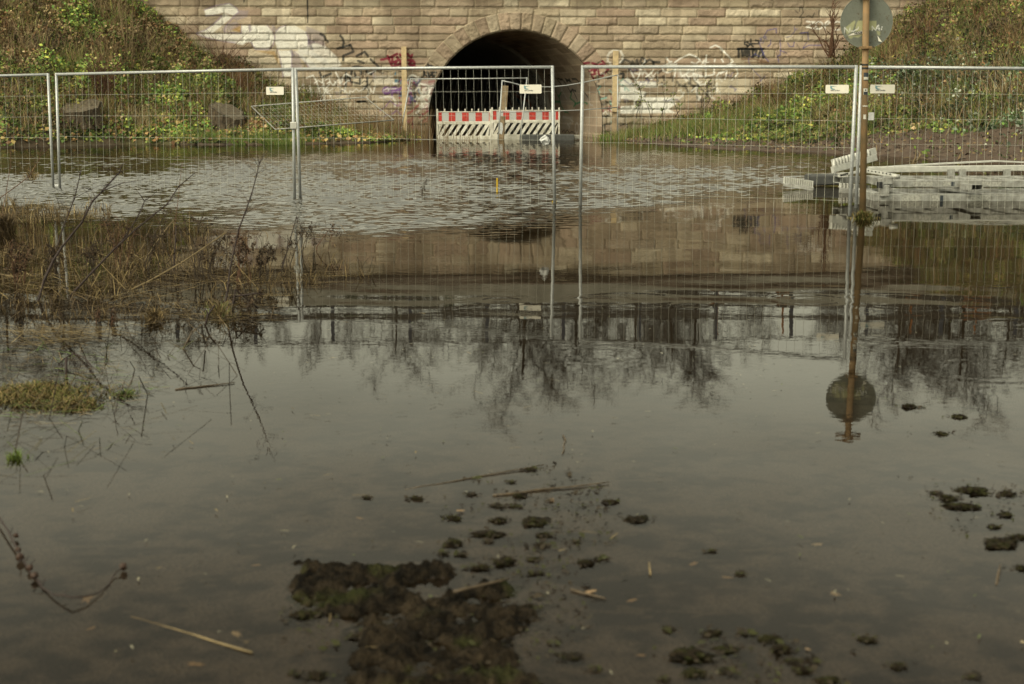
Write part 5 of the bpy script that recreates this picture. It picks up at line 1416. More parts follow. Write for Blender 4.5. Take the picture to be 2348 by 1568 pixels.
tuft('grass_tuft', 'small green blades poking up at the left edge below the large mound', 40, 1052, 90, 42, 60, [(.10, .15, .03), (.14, .18, .04)], 4, (.1, .9))
tuft('grass_tuft', 'straw coloured tuft in the water before the fence at the left', 75, 412, 60, 40, 70, STRAW, 5)
tuft('grass_tuft', 'dense brown tuft among the weeds at the far left edge', 8, 530, 70, 70, 320, [(.10, .07, .035), (.15, .10, .05), (.07, .05, .03)], 6)
tuft('grass_tuft', 'dark clump of dead grass at the base of the leaning dark stems', 355, 735, 90, 50, 260, [(.09, .065, .03), (.13, .09, .045), (.20, .14, .06)], 7)
tuft('grass_tuft', 'clump of dead stalks left of the broken stem', 505, 722, 100, 60, 120, [(.16, .12, .05), (.22, .16, .07), (.11, .08, .04), (.14, .15, .05)], 8)
# straw lying in a raft on the water, bits of dead grass among the weeds
def lying(name, region, n, l0, l1, w, pal, seed, z=.006, tilt=.12, az=None):
    rng = np.random.default_rng(seed); A = np.array([tuple(gnd(*p))[:2] for p in region])
    lo, hi = A.min(0), A.max(0); P = rng.uniform(lo, hi, (n * 4, 2)); P = P[in_poly(P[:, 0], P[:, 1], [tuple(a) for a in A])][:n]; n = len(P)
    a = rng.normal(size=n) * .5 if az is None else rng.normal(size=n) * az; L_ = rng.uniform(l0, l1, n)[:, None]
    d = np.stack([np.cos(a), np.sin(a), rng.normal(size=n) * tilt], 1); wv = np.stack([-np.sin(a), np.cos(a), np.zeros(n)], 1) * (w * rng.uniform(.6, 1.4, n))[:, None] * .5
    c = np.stack([P[:, 0], P[:, 1], np.full(n, z) + rng.random(n) * .015], 1); upv = np.array([0, 0, 1.0]) * w * .3
    p0 = c - d * L_ / 2; p1 = c + d * L_ / 2
    V = np.stack([p0 - wv, p0 + wv, c + wv + upv, c - wv + upv, p1 + wv, p1 - wv], 1).reshape(-1, 3); b = np.arange(n) * 6
    F = np.concatenate([np.stack([b, b + 1, b + 2, b + 3], 1), np.stack([b + 3, b + 2, b + 4, b + 5], 1)])
    return kind(obj_np(name, V, F, M['leaf'], None, np.repeat(pick(pal, rng.random(n)) * rng.uniform(.7, 1.15, n)[:, None], 6, 0)), 'stuff')
lying('floating_straw', [(30, 758), (140, 748), (265, 757), (285, 775), (180, 792), (40, 800)], 170, .10, .45, .005, STRAW, 11, .010, .10, .45)
lying('floating_straw', [(0, 575), (300, 590), (600, 615), (620, 660), (330, 690), (0, 690)], 520, .10, .55, .006, STRAW + [(.08, .055, .03)] * 3, 12, .015, .22, .6)
lying('floating_straw', [(0, 478), (120, 470), (250, 490), (230, 506), (0, 512)], 420, .15, .5, .007, STRAW, 13, .01, .08, .4)
lying('floating_straw', [(330, 690), (620, 690), (640, 745), (300, 750), (120, 720)], 300, .05, .25, .005, STRAW + [(.07, .05, .03)] * 4, 14, .008, .06, .5)
lying('floating_straw', [(0, 790), (250, 800), (380, 900), (240, 960), (0, 990)], 300, .03, .18, .004, STRAW + FRESH[:2] + [(.07, .05, .03)] * 3, 15, .006, .03, .6)
lying('floating_straw', [(610, 630), (800, 625), (840, 640), (700, 665), (560, 700)], 60, .1, .6, .005, STRAW, 16, .008, .02, .15)
lying('floating_straw', [(500, 700), (900, 700), (1500, 900), (1500, 1500), (560, 1500), (0, 1400), (0, 1000)], 90, .01, .07, .003, STRAW + [(.05, .04, .02)] * 3, 17, .004, .03, 2)
# upright dead grass and weeds standing in the flood at the left
def standing(region, n, h0, h1, w, pal, seed, lean=(.1, .9), name='dead_grass'):
    rng = np.random.default_rng(seed); A = np.array([tuple(gnd(*p))[:2] for p in region]); lo, hi = A.min(0), A.max(0)
    P = rng.uniform(lo, hi, (n * 5, 2)); P = P[in_poly(P[:, 0], P[:, 1], [tuple(a) for a in A])]
    P = P[fbm(P[:, 0] * 2.1, P[:, 1] * 2.1, 3, seed) > .44][:n]; n = len(P)
    return kind(blades(name, np.stack([P[:, 0], P[:, 1], np.full(n, -.05)], 1), rng.uniform(h0, h1, n), rng.uniform(.6, 1.4, n) * w, rng.uniform(*lean, n), pick(pal, rng.random(n)) * rng.uniform(.7, 1.15, n)[:, None], rng, .5), 'stuff')
DEAD = [(.07, .047, .024), (.10, .068, .034), (.05, .033, .018), (.15, .105, .05), (.038, .025, .014), (.20, .14, .065)]
standing([(0, 560), (180, 575), (330, 590), (350, 640), (330, 690), (0, 700)], 620, .05, .24, .0045, DEAD + STRAW, 21, (.2, 1.5))
standing([(180, 570), (420, 575), (600, 610), (640, 650), (480, 680), (200, 680)], 420, .08, .36, .0042, DEAD + STRAW, 22, (.1, 1.3))
standing([(380, 640), (640, 650), (760, 640), (700, 665), (560, 700), (300, 720)], 200, .05, .24, .004, DEAD + STRAW, 23, (.2, 1.4))
standing([(600, 600), (720, 590), (840, 610), (850, 640), (700, 650), (600, 650)], 110, .05, .30, .004, DEAD + STRAW, 26, (.2, 1.4))
standing([(560, 540), (700, 520), (830, 500), (820, 560), (640, 590)], 40, .05, .22, .005, DEAD, 27, (.3, 1.4))
standing([(0, 540), (500, 540), (620, 600), (300, 640), (0, 640)], 240, .15, .55, .0034, DEAD + STRAW, 28, (.1, 1.1))
standing([(0, 470), (250, 480), (260, 500), (0, 520)], 380, .08, .3, .008, STRAW + DEAD, 24)
standing([(0, 690), (300, 700), (320, 735), (0, 760)], 260, .03, .16, .005, DEAD, 25)

lying('floating_twigs', [(0, 690), (640, 690), (640, 740), (420, 800), (0, 800)], 260, .08, .4, .004, [(.035, .024, .014), (.06, .042, .022), (.10, .07, .035)], 31, .012, .2, 1.2)
lying('floating_twigs', [(0, 780), (420, 790), (400, 930), (200, 1080), (0, 1150)], 150, .04, .22, .0035, [(.035, .024, .014), (.06, .05, .022), (.10, .08, .035), (.09, .11, .03)], 32, .010, .3, 1.4)
standing([(0, 690), (640, 690), (600, 760), (0, 800)], 190, .04, .26, .0034, DEAD, 33, (.2, 1.6))
standing([(0, 780), (330, 800), (300, 930), (0, 980)], 80, .03, .16, .0034, DEAD + FRESH[:1], 34, (.3, 1.6))
lying('floating_specks', [(560, 700), (2347, 700), (2347, 1560), (0, 1560), (0, 1000)], 420, .004, .03, .0035, [(.03, .022, .012), (.05, .04, .02), (.22, .20, .14), (.30, .27, .18), (.12, .14, .05)], 41, .004, .02, 2)
lying('floating_twigs', [(0, 800), (520, 800), (560, 900), (420, 1000), (0, 1050)], 90, .12, .45, .0032, [(.03, .02, .012), (.05, .035, .02)], 42, .03, .35, 1.5)
def weed(label, x, y, hpx, seed, lean=0.0, n=4, dense=26):
    """dead weed: a few forked stems with shrivelled hanging leaves near the tops"""
    r_ = random.Random(seed); t = thing('dead_weed', label, 'weed', group='dead weeds standing in the flood')
    b = gnd(x, y); s = b.y / F_PX; H_ = hpx * s; mb = MB(); lv = []
    for i in range(n):
        ln = lean + r_.uniform(-.35, .35); hh = H_ * r_.uniform(.65, 1.0); p = b + Vector((r_.uniform(-.06, .06), r_.uniform(-.08, .08), -.05)); pts = [p]
        for k in range(1, 5):
            f = k / 4; pts.append(p + Vector((ln * hh * f * f + r_.uniform(-.012, .012), r_.uniform(-.03, .03), (hh + .05) * (f - .12 * abs(ln) * f * f))))
        mb.tube(pts, [.0042, .0038, .0032, .0025, .0014], 4)
        for k in range(7):
            f = r_.uniform(1.6, 4); j = min(int(f), 3); q = pts[j].lerp(pts[j + 1], f - j); L_ = H_ * r_.uniform(.10, .28)
            e = q + Vector((r_.uniform(-1, 1), r_.uniform(-.7, .7), r_.uniform(-.1, .8))).normalized() * L_
            mb.tube([q, q.lerp(e, .6) + Vector((0, 0, .012)), e - Vector((0, 0, .015))], [.002, .0016, .001], 3, cap=False)
            for _ in range(dense // 7 + 1): lv.append(q.lerp(e, r_.uniform(.2, 1)) - Vector((0, 0, r_.uniform(0, .03))))
    mb.build('stems', M['bark'] if seed % 3 else M['redtwig'], t)
    L2 = np.array([tuple(p) for p in lv]); o = cards('shrivelled_leaves', L2, RNG.uniform(.006, .019, len(L2)), pick([(.04, .026, .015), (.06, .038, .022), (.09, .06, .033), (.03, .02, .012)], RNG.random(len(L2))), .35, .1); o.parent = t
    return t
WEEDS = [(455, 642, 175, 1, 'dead weed with drooping leaf tufts right of the two leaning dark stems', 0, 5, 40), (495, 640, 125, 2, 'dead weed with hanging leaves just left of the tall dark stem', .1, 5, 42), (555, 650, 140, 3, 'bushy dead weed leaning against the tall dark stem', .25, 6, 70), (405, 640, 155, 4, 'thin upright dead weed over the straw in the weed bed', -.05, 3, 24), (345, 628, 165, 5, 'forked brown weed between the two long leaning stems', .1, 4, 30), (280, 610, 120, 6, 'low dense brown weed behind the long leaning stems', .0, 6, 50), (655, 620, 115, 7, 'dead weed standing before the fence posts, with a curled tip', .25, 3, 30), (705, 585, 90, 8, 'small isolated weed right of the fence posts', .1, 3, 34), (735, 575, 85, 9, 'weed with a bowed seed head arching to the right', .7, 2, 30), (215, 640, 110, 10, 'tangled dark weed under the thick leaning stem', .0, 6, 44), (120, 640, 90, 11, 'dark weed clump left of the thick leaning stem', -.1, 6, 50), (45, 650, 105, 12, 'dense dark weed clump at the left edge of the weed bed', .05, 7, 60), (965, 446, 36, 13, 'small twiggy weed alone in the rippled water before the barriers', .3, 3, 20), (560, 720, 70, 14, 'leafy weed around the foot of the broken stem', .1, 4, 40), (245, 740, 46, 15, 'low dark weed rising from the open water below the leaning stems', .3, 3, 20), (600, 640, 95, 16, 'brown weed with fine hanging seeds right of the tall dark stem', .2, 5, 60)]
for (x, y, h_, sd_, lab, ln, n_w, dn) in WEEDS: weed(lab, x, y, h_, sd_, ln, n_w, dn)

def stem(label, pts, r0, r1, mt, forks=(), dy=0.0, cat='shoot', name='woody_shoot', group='bare shoots in the flood'):
    b = gnd(*pts[0]); n = len(pts); P = [at(x, y, b.y + dy * i / (n - 1)) for i, (x, y) in enumerate(pts)]
    P[0] = P[0] - Vector((0, 0, .12)) * 0 ; P = [P[0] + (P[0] - P[1]).normalized() * .1] + P
    mb = MB(); r0 *= 1.25; r1 *= 1.25
    mb.tube(P, [lerp(r0, r1, i / n) for i in range(n + 1)], 6)
    for i in range(1, n): mb.tube([P[i] - (P[i] - P[i - 1]).normalized() * .008, P[i], P[i] + (P[i + 1] - P[i]).normalized() * .008], [r0 * .7, lerp(r0, r1, i / n) * 1.35, r0 * .7], 6)
    o = thing(name, label, cat, group=group)
    rs2 = random.Random(label)
    if n > 5:
        tw = MB()
        for k in range(9):
            f = rs2.uniform(.5, 1.0) * n; j = min(int(f), n - 1); q0 = P[j].lerp(P[j + 1], f - j); e = q0 + Vector((rs2.uniform(-1, 1), rs2.uniform(-.8, .8), rs2.uniform(.3, 1.2))).normalized() * rs2.uniform(.05, .16)
            tw.tube([q0, q0.lerp(e, .5) + Vector((0, 0, .01)), e], [r1 * .6, r1 * .45, r1 * .3], 4)
            for _ in range(3):
                e2 = e + Vector((rs2.uniform(-1, 1), rs2.uniform(-1, 1), rs2.uniform(-.4, .8))).normalized() * rs2.uniform(.015, .05); tw.tube([e, e2], [r1 * .35, r1 * .5], 4)
        mb.v += []; n0 = len(mb.v); mb.v += tw.v; mb.f += [tuple(i + n0 for i in f) for f in tw.f]
    mb.build('main_stem', mt, o, True)
    for fk in forks:
        q = [at(x, y, b.y + dy * .5) for x, y in fk]; m2 = MB(); m2.tube(q, [r1 * 1.1] + [r1 * .6] * (len(q) - 2) + [r1 * .35], 4); m2.build('twig', mt, o)
    return o
stem('thick dark leaning stem at the left crossing before the fence posts', [(88, 690), (100, 645), (122, 597), (142, 566), (188, 509), (212, 461), (236, 437), (260, 410), (273, 396)], .0085, .0035, M['twig'], [((273, 396), (283, 372)), ((236, 437), (280, 420), (330, 412))], .5)
stem('thinner steep dark stem just left of the thick leaning one', [(105, 640), (120, 604), (143, 526), (171, 454), (184, 399), (186, 390)], .006, .002, M['twig'], [((171, 454), (205, 436), (255, 414)), ((184, 399), (170, 382), (163, 368))], .4)
stem('long dark stem leaning right across the weed bed', [(160, 680), (178, 660), (215, 620), (263, 570), (311, 526), (383, 468), (410, 427), (447, 396)], .0075, .0022, M['twig'], [((383, 468), (411, 462)), ((263, 572), (307, 512), (331, 461), (338, 450))], .6)
stem('slim forked stem rising over the middle of the weed bed', [(262, 580), (307, 512), (325, 480), (331, 461)], .0045, .003, M['twig'], [((331, 461), (318, 442), (308, 430)), ((331, 461), (350, 447), (362, 436))], .3)
stem('tall dark upright stem standing alone at the right end of the weed bed', [(515, 714), (521, 668), (528, 611), (547, 526), (563, 484), (577, 444), (588, 402), (594, 375)], .0065, .0022, M['twig'], [((594, 375), (604, 355), (612, 340)), ((594, 375), (592, 362), (589, 352))], .3)
stem('broken dark stem bent over to the right at the end of the weed bed', [(529, 722), (533, 700), (540, 664), (566, 686), (592, 707)], .0065, .005, M['twig'], [((536, 680), (590, 672), (606, 676))], .1)
stem('pale red stem coming in from the left edge before the rippled water', [(-30, 470), (0, 454), (40, 425), (68, 403), (82, 380), (92, 358), (116, 336)], .006, .0022, M['redtwig'], [((92, 358), (84, 345), (80, 334)), ((68, 403), (56, 420))], .4)
stem('second thin stem rising from the left edge above the dark tuft', [(0, 520), (14, 440), (24, 380), (26, 330)], .004, .0018, M['redtwig'], [], .2)
stem('thin straight red stem between the fence posts and the weed bed', [(392, 575), (400, 520), (407, 470), (411, 428), (418, 372)], .0034, .0014, M['redtwig'], [((411, 428), (428, 410)), ((405, 480), (396, 462))], .2)
stem('bare upright stake-like dark stem in the middle of the weeds', [(398, 622), (401, 570), (404, 517)], .006, .0045, M['twig'], [], .1)
stem('thin dark stem with forked top before the middle fence posts', [(648, 612), (660, 566), (680, 496)], .0045, .003, M['twig'], [((680, 496), (683, 515)), ((680, 496), (676, 512))], .2)
stem('pale dry stalk lying over the weed bed towards the right', [(300, 665), (350, 640), (420, 600), (520, 532)], .006, .004, M['palestem'], [], .3)
stem('pale straight stalk propped at the weeds left of the tall stem', [(330, 600), (355, 560), (385, 520), (398, 505)], .005, .003, M['palestem'], [], .2)
stem('long straw stalk lying flat across the weed bed at the left', [(30, 634), (120, 651), (160, 658)], .005, .004, M['palestem'], [], .0)
stem('short brown stub standing at the left grass mound', [(152, 862), (152, 818)], .006, .005, M['twig'], [], 0)
stem('thin bent reed folded over the open water below the weed bed', [(420, 800), (440, 760), (462, 745), (470, 790)], .0035, .003, M['stick'], [], .05)
stem('dark fork of dead wood sticking out below the straw', [(470, 745), (478, 720), (492, 700)], .006, .004, M['twig'], [((478, 720), (470, 708))], 0)
# curled fern frond
t = thing('fern_frond', 'dark curled fern frond lying on the water beside the large grass mound', 'fern'); mb = MB()
sp = [gnd(x, y, .02) for x, y in ((135, 834), (150, 828), (165, 826), (180, 828), (195, 834), (207, 843), (215, 853))]
for i, p in enumerate(sp): p.z = .02 + .035 * math.sin(math.pi * i / 6)
mb.tube(sp, [.004] * 6 + [.002], 5); mb.build('stalk', M['twig'], t)
mb = MB()
for i in range(15):
    f = (i + .5) / 15 * 6; j = min(int(f), 5); q = sp[j].lerp(sp[j + 1], f - j); mb.tube([q, q + Vector((.004, -.03, -q.z * .7)), q + Vector((.010, -.075, -q.z))], [.0016, .0020, .001], 4)
mb.build('leaflets', M['twig'], t)

# ------------------------------------------------------------------ foreground: clods, sticks, leaves in the shallow water
def ico():
    import bmesh
    bm = bmesh.new(); bmesh.ops.create_icosphere(bm, subdivisions=4, radius=1); bm.verts.ensure_lookup_table()
    V = np.array([v.co[:] for v in bm.verts]); F = np.array([[v.index for v in f.verts] for f in bm.faces]); bm.free(); return V, F
IV, IF = ico()
f5 = crop(1000, 1750, 1.4675); f6 = crop(2500, 1750, 1.4712); f7 = crop(0, 1950, 1.9567); f3 = crop(2696, 860, 1.6771)
CL = [(f5, 683, 357, 14, ''), (f5, 975, 360, 40, 'round mud clod left of the two floating sticks'), (f5, 1295, 340, 28, ''), (f5, 1637, 192, 30, 'small upright mud lump touching the end of the long thin stick'), (f5, 1535, 265, 18, ''), (f5, 1195, 475, 40, 'mud clod with a pale leaf behind it'), (f5, 1400, 572, 95, 'wide flat mud clod in front of the two sticks'), (f5, 1395, 612, 18, ''), (f5, 1680, 500, 85, 'flat crumbly mud patch below the thick stick'), (f5, 1725, 575, 38, ''), (f5, 1710, 640, 52, ''), (f5, 1200, 625, 55, ''), (f5, 1135, 685, 30, ''), (f5, 1665, 720, 34, ''), (f5, 1490, 735, 60, ''), (f5, 1350, 770, 46, ''), (f5, 1975, 745, 54, 'mud clod with a curved twig around it right of the mud mound'), (f5, 2272, 485, 66, 'rough dark clod alone in open water right of the sticks'), (f5, 1915, 612, 22, ''), (f5, 1700, 800, 18, ''), (f5, 1660, 800, 20, ''), (f5, 255, 1392, 30, 'small dark clod at the bottom left of the mud mound'), (f5, 622, 1178, 44, ''), (f5, 1892, 1290, 62, 'tall dark clod at the bottom right of the mud mound'), (f5, 2020, 1362, 30, ''), (f5, 330, 1045, 80, 'loose clod off the left side of the mud mound'), (f5, 1640, 1000, 46, ''), (f5, 400, 1400, 70, ''), (f5, 1590, 345, 40, ''), (f5, 1450, 405, 36, ''), (f5, 1560, 408, 34, ''), (f5, 1460, 490, 44, ''), (f5, 1050, 790, 70, ''), (f5, 1240, 690, 22, ''), (f5, 2070, 715, 26, ''), (f5, 2110, 380, 40, ''),
      (f6, 2052, 318, 82, 'rounded mossy clod, upper of the pair at the right edge'), (f6, 1972, 410, 96, 'large mossy clod, lower of the pair at the right edge'), (f6, 2172, 530, 34, ''), (f6, 2225, 630, 92, 'long dark clod cut by the right edge of the photo'), (f6, 2320, 590, 46, ''), (f6, 2338, 770, 40, ''), (f6, 505, 1157, 56, 'round dark clod at the top of the group at the bottom right'), (f6, 365, 1290, 132, 'broad mossy clod, largest of the group at the bottom right'), (f6, 590, 1248, 84, 'oval clod right of the broad mossy one'), (f6, 405, 1392, 60, ''), (f6, 692, 1155, 26, ''), (f6, 920, 1248, 56, ''), (f6, 985, 1320, 42, ''), (f6, 850, 1192, 54, ''), (f6, 1040, 1372, 50, ''), (f6, 600, 1378, 42, ''), (f6, 1200, 1432, 60, ''), (f6, 1095, 1318, 42, ''), (f6, 1425, 1192, 46, ''), (f6, 1602, 1352, 44, 'brown leafy clod alone at the bottom right'), (f6, 262, 1132, 32, ''), (f6, 680, 805, 20, ''), (f6, 512, 672, 20, ''), (f6, 2250, 336, 56, ''), (f6, 1900, 362, 50, ''), (f6, 1820, 330, 24, ''), (f6, 2240, 460, 40, ''), (f6, 230, 1430, 36, ''), (f6, 2060, 1410, 26, ''), (f3, 1580, 1290, 50, 'small dark forked crumb on the open water below the round sign reflection'), (f3, 1905, 1358, 42, 'second dark crumb further right on the open water'), (f3, 1795, 1470, 40, 'dark upright scrap below the two crumbs on the open water')]
rs_ = np.random.default_rng(99)
for i, (cr, x, y, w, lab) in enumerate(CL):
    g = gnd(*cr((x, y))); k = (cr((w, 0))[0] - cr((0, 0))[0]) * g.y / F_PX * .86
    S3 = rs_.uniform(0, 50, 3); Vn = IV.copy()
    d1 = fbm(Vn[:, 0] * 1.6 + S3[0] + Vn[:, 2] * .9, Vn[:, 1] * 1.6 + S3[1] - Vn[:, 2] * .7, 4, 5); d2 = fbm(Vn[:, 0] * 6 + S3[2] + Vn[:, 2] * 4, Vn[:, 1] * 6 - Vn[:, 2] * 3, 3, 6)
    d3 = fbm(Vn[:, 0] * 14 + S3[1] + Vn[:, 2] * 9, Vn[:, 1] * 14 - Vn[:, 2] * 8, 2, 8); Vn = Vn * np.clip(.10 + 1.35 * d1 + .75 * (d2 - .5) + .5 * (d3 - .5), .15, 2)[:, None]
    th_ = np.arctan2(IV[:, 1], IV[:, 0]); rag = .40 + 1.25 * fbm(np.cos(th_) * 2.2 + S3[0], np.sin(th_) * 2.2 + S3[1], 6, 12); rag = rag + .7 * (fbm(np.cos(th_) * 9 + S3[2], np.sin(th_) * 9, 3, 15) - .5); Vn[:, :2] *= np.clip(rag, .25, 1.6)[:, None]
    flat = rs_.uniform(.20, .34) if w > 60 else rs_.uniform(.26, .5)
    Vn = Vn * np.array([k * 1.25, k * rs_.uniform(.7, 1.3), k * flat])
    cc = mix3((.004, .003, .0015), (.032, .023, .013), sstep(.2, .8, d2))
    moss = (sstep(.5, .62, fbm(Vn[:, 0] * 60 + S3[0], Vn[:, 1] * 60, 3, 7)) * (.75 if 'moss' in lab else .35))
    cc = mix3(cc, (.042, .046, .012), moss)
    o = obj_np('mud_clod', Vn + np.array([g.x, g.y, k * flat * .30]), IF, M['mud'], None, cc, True)
    if not lab:
        if cr is f5: lab = 'small dark mud crumb in the shallow water around the mud mound' if w < 36 else 'mud clod in the shallow water between the sticks and the mud mound'
        else: lab = 'small dark mud crumb at the lower right of the flooded ground' if w < 36 else 'mid sized mud clod at the lower right of the flooded ground'
    tag(o, lab, 'mud clod', 'mud clods in the shallow water')
# fine crumbs
CR = np.array([(*tuple(gnd(*cr((x, y))))[:2], (cr((w, 0))[0] - cr((0, 0))[0]) * gnd(*cr((x, y))).y / F_PX) for cr, x, y, w, lab in CL])
CP = np.repeat(CR, 34, 0); rc = np.abs(RNG.normal(size=len(CP))) * CP[:, 2] * .55 + CP[:, 2] * .3; ac = RNG.uniform(0, 6.283, len(CP))
CRUMB = np.stack([CP[:, 0] + rc * np.cos(ac) * 1.5, CP[:, 1] + rc * np.sin(ac)], 1)
A = np.array([tuple(gnd(*p))[:2] for p in [(930, 1120), (1290, 1060), (1400, 1130), (1420, 1290), (1300, 1500), (1000, 1560), (650, 1500), (640, 1390), (900, 1280)]]); P = RNG.uniform(A.min(0), A.max(0), (2600, 2)); P = P[in_poly(P[:, 0], P[:, 1], [tuple(a) for a in A])]; P = P[fbm(P[:, 0] * 3, P[:, 1] * 3, 3, 7) > .52]
A2 = np.array([tuple(gnd(*f6(p)))[:2] for p in [(1600, 230), (2348, 260), (2348, 800), (2100, 640), (1800, 480)]]); P2 = RNG.uniform(A2.min(0), A2.max(0), (260, 2)); P2 = P2[in_poly(P2[:, 0], P2[:, 1], [tuple(a) for a in A2])]; P2 = P2[fbm(P2[:, 0] * 4, P2[:, 1] * 4, 3, 8) > .52]
A3 = np.array([tuple(gnd(*f6(p)))[:2] for p in [(200, 1200), (500, 1120), (1000, 1140), (1500, 1200), (1500, 1440), (100, 1448)]]); P3 = RNG.uniform(A3.min(0), A3.max(0), (500, 2)); P3 = P3[in_poly(P3[:, 0], P3[:, 1], [tuple(a) for a in A3])]; P3 = P3[fbm(P3[:, 0] * 5, P3[:, 1] * 5, 3, 9) > .54]
P = np.concatenate([P, P2, P3, CRUMB]); P = np.concatenate([P, np.full((len(P), 1), .004)], 1)
kind(cards('mud_crumbs', P, RNG.uniform(.002, .010, len(P)) * (1 + (RNG.random(len(P)) < .12)), pick([(.012, .009, .005), (.022, .016, .010), (.035, .026, .015), (.035, .036, .010)], RNG.random(len(P))), .55, 2.2), 'stuff')
def stick(label, pts, r0, r1, mt, z0=.005, z1=.005, name='floating_stick', cat='stick'):
    P = [gnd(*p) + Vector((0, 0, lerp(z0, z1, i / (len(pts) - 1)))) for i, p in enumerate(pts)]
    mb = MB(); mb.tube(P, [lerp(r0, r1, i / (len(P) - 1)) * (1 + .12 * math.sin(i * 2.3)) for i in range(len(P))], 7)
    return tag(mb.build(name, mt, None, True), label, cat, 'sticks in the shallow water')
def ease(a, b, n, j=1.5, seed=0):
    r_ = random.Random(seed); return [(lerp(a[0], b[0], i / n), lerp(a[1], b[1], i / n) + (r_.uniform(-j, j) if 0 < i < n else 0)) for i in range(n + 1)]
stick('long thin stick floating nearly level, upper one of the two', ease((928, 1122), (1246, 1069), 8, 1, 1), .0028, .0022, M['stick'], -.002, .006)
stick('thicker dark split stick floating, lower one of the two', ease((1130, 1137), (1396, 1109), 8, 1, 2), .0046, .0022, M['stick'], .002, .006)
stick('dark tapered stick at the end of the weed reflections', ease((402, 894), (538, 879), 6, 1.2, 3), .005, .0022, M['stick'], .002, .005)
stick('yellow brown reed stem half sunk at the bottom left', ease((300, 1410), (578, 1498), 10, 1, 4), .0022, .0034, M['palestem'], -.004, .003)
stick('mossy stick resting on the mud mound', ease((1040, 1380), (1167, 1352), 5, 1, 5), .005, .003, M['stick'], .03, .034)
stick('short dark twig beside the pale leaf right of the mud mound', ease((1308, 1354), (1388, 1375), 4, 1, 6), .003, .002, M['stick'], .004, .004)
stick('thin dark wavy twig on the open water above the sticks', [(1291, 1000), (1296, 1010), (1292, 1022), (1293, 1032), (1289, 1042)], .004, .002, M['stick'], .004, .004)
stick('grey brown twig standing half sunk at the right edge', [(2284, 1340), (2288, 1318), (2293, 1302)], .004, .003, M['stick'], .0, .01)
stick('short pale straw bit lying alone right of the mud clods', [(1488, 1292), (1491, 1320)], .003, .003, M['palestem'], .003, .003)
# curved twig with seed heads
t = thing('seed_twig', 'curved dark twig with round seed heads at the lower left', 'twig')
cp = [(-12, 1185), (0, 1201), (22, 1236), (40, 1268), (66, 1309), (98, 1350), (125, 1371), (146, 1379), (166, 1387), (197, 1380), (226, 1364), (250, 1341), (261, 1322), (284, 1311)]
P = [gnd(*p) + Vector((0, 0, .012 + .01 * math.sin(i))) for i, p in enumerate(cp)]
mb = MB(); mb.tube(P, [.0034] * 5 + [.0026] * 5 + [.002] * 4, 6)
for i, (a, b) in enumerate([((40, 1268), (30, 1250)), ((40, 1268), (48, 1290)), ((48, 1290), (46, 1306)), ((66, 1309), (80, 1300)), ((98, 1350), (88, 1345)), ((98, 1350), (106, 1340)), ((146, 1379), (152, 1368)), ((22, 1236), (30, 1225)), ((84, 1332), (76, 1341)), ((58, 1297), (68, 1290))]): mb.tube([gnd(*a) + Vector((0, 0, .012)), gnd(*b) + Vector((0, 0, .022))], .0016, 4)
mb.build('stalk', M['twig'], t, True)
for (x, y, r) in ((37, 1237, .008), (47, 1287, .011), (70, 1311, .009), (80, 1330, .010), (284, 1309, .011), (42, 1270, .008)):
    g = gnd(x, y); Vn = IV * (.7 + .6 * fbm(IV[:, 0] * 3 + x, IV[:, 1] * 3 + IV[:, 2], 3, 4))[:, None] * r
    obj_np('seed_head', Vn + np.array([g.x, g.y, .014]), IF, M['paint'], t, np.tile((.045, .022, .012), (len(Vn), 1)), True)
# leaves, mostly sunk
def leaf(label, p, wpx, col, z, seed, ang=0.0):
    r_ = random.Random(seed); g = gnd(*p, 0); k = wpx * g.y / F_PX * .5; n = 36; V = [(0, 0, .15 * k)]
    for i in range(n):
        a = 2 * math.pi * i / n; rr = (.55 + .45 * abs(math.cos(a)) ** 1.5) * (.72 + .28 * math.cos(a * 9 + seed)) * r_.uniform(.9, 1.05)
        V.append((math.cos(a) * rr * k, math.sin(a) * rr * k * .75, k * r_.uniform(-.05, .1)))
    ca, sa = math.cos(ang), math.sin(ang); V = np.array([(x * ca - y * sa + g.x, x * sa + y * ca + g.y, zz_ + z) for x, y, zz_ in V]); F = np.array([(0, 1 + i, 1 + (i + 1) % n) for i in range(n)])
    cc = np.array(col) * RNG.uniform(.8, 1.15, (n + 1, 1)); o = obj_np('fallen_leaf', V, F, M['leaf'], None, cc)
    return tag(o, label, 'leaf', 'fallen leaves in the shallow water')
TAN = (.30, .20, .11); PAL_ = (.36, .28, .18)
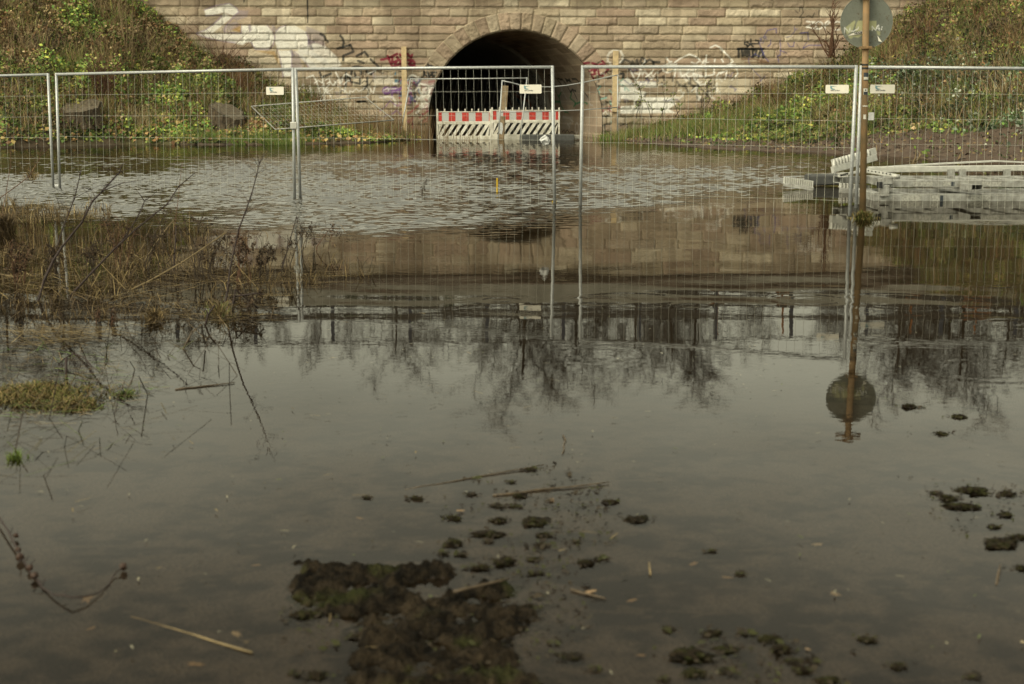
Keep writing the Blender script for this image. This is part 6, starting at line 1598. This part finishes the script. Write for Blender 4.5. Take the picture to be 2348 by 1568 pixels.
LV = [(f5, 1235, 440, 60, TAN, .006, 'small tan leaf behind the mud clod left of the thick stick'), (f5, 1995, 915, 120, TAN, .004, 'pale tan oak leaf beside the short dark twig right of the mud mound'), (f5, 1770, 372, 90, (.22, .15, .09), .003, 'brown leaf floating below the thick stick'), (f6, 1240, 900, 120, PAL_, -.012, 'large pale sunken leaf in the middle of the lower right'), (f6, 600, 805, 90, TAN, -.010, 'sunken brown leaf next to the small dark crumbs'), (f6, 1130, 605, 110, PAL_, -.014, 'faint sunken leaf above the large pale one'), (f6, 405, 722, 100, TAN, -.012, 'faint sunken leaf at the left of the lower right group'), (f6, 2340, 1225, 50, (.48, .38, .22), .01, 'pale yellow leaf cut by the right edge near the bottom'), (f6, 1075, 1255, 50, TAN, .004, 'small tan leaf among the clods at the bottom right'), (f6, 95, 1260, 80, TAN, -.01, 'sunken leaf left of the broad mossy clod'), (f6, 40, 940, 100, TAN, -.01, 'sunken leaf right of the pale tan oak leaf'), (f7, 690, 840, 230, TAN, -.012, 'long tan sunken leaf inside the curved twig'), (f7, 1850, 1110, 180, PAL_, -.014, 'pale sunken leaf above the half sunk reed'), (f7, 1530, 1350, 190, TAN, -.012, 'tan sunken leaf below the half sunk reed'), (f7, 2000, 580, 100, TAN, -.012, 'small sunken leaf left of the mud mound top'), (f7, 710, 1060, 120, TAN, -.016, 'faint sunken leaf below the curved twig'), (f7, 905, 1268, 44, (.50, .50, .36), -.004, 'tiny pale green leaf at the bottom left'), (f5, 645, 455, 70, TAN, -.012, 'small sunken leaf below the thin stick at left')]
for i, (cr, x, y, w, c, z, lab) in enumerate(LV): leaf(lab, cr((x, y)), cr((w, 0))[0] - cr((0, 0))[0], c, z, i, i * .7)

# ------------------------------------------------------------------ origins at each thing's base
bpy.context.view_layer.update()
def all_pts(o):
    r = [np.array([tuple(o.matrix_world @ Vector(c)) for c in o.bound_box])] if o.type == 'MESH' else []
    for ch in o.children: r += all_pts(ch)
    return r
for o in list(COL.objects):
    if o.parent is not None or o.name.startswith('bare_tree') or o.get('kind') in ('structure', 'stuff'): continue
    if o.type == 'EMPTY' and o.children:
        A = np.concatenate(all_pts(o)); b = Vector(((A[:, 0].min() + A[:, 0].max()) / 2, (A[:, 1].min() + A[:, 1].max()) / 2, A[:, 2].min()))
        o.location = b
        for ch in o.children: ch.location = ch.location - b
    elif o.type == 'MESH' and o.data.users == 1:
        A = np.concatenate(all_pts(o)); b = Vector(((A[:, 0].min() + A[:, 0].max()) / 2, (A[:, 1].min() + A[:, 1].max()) / 2, A[:, 2].min()))
        o.data.transform(Matrix.Translation(-b)); o.location = b
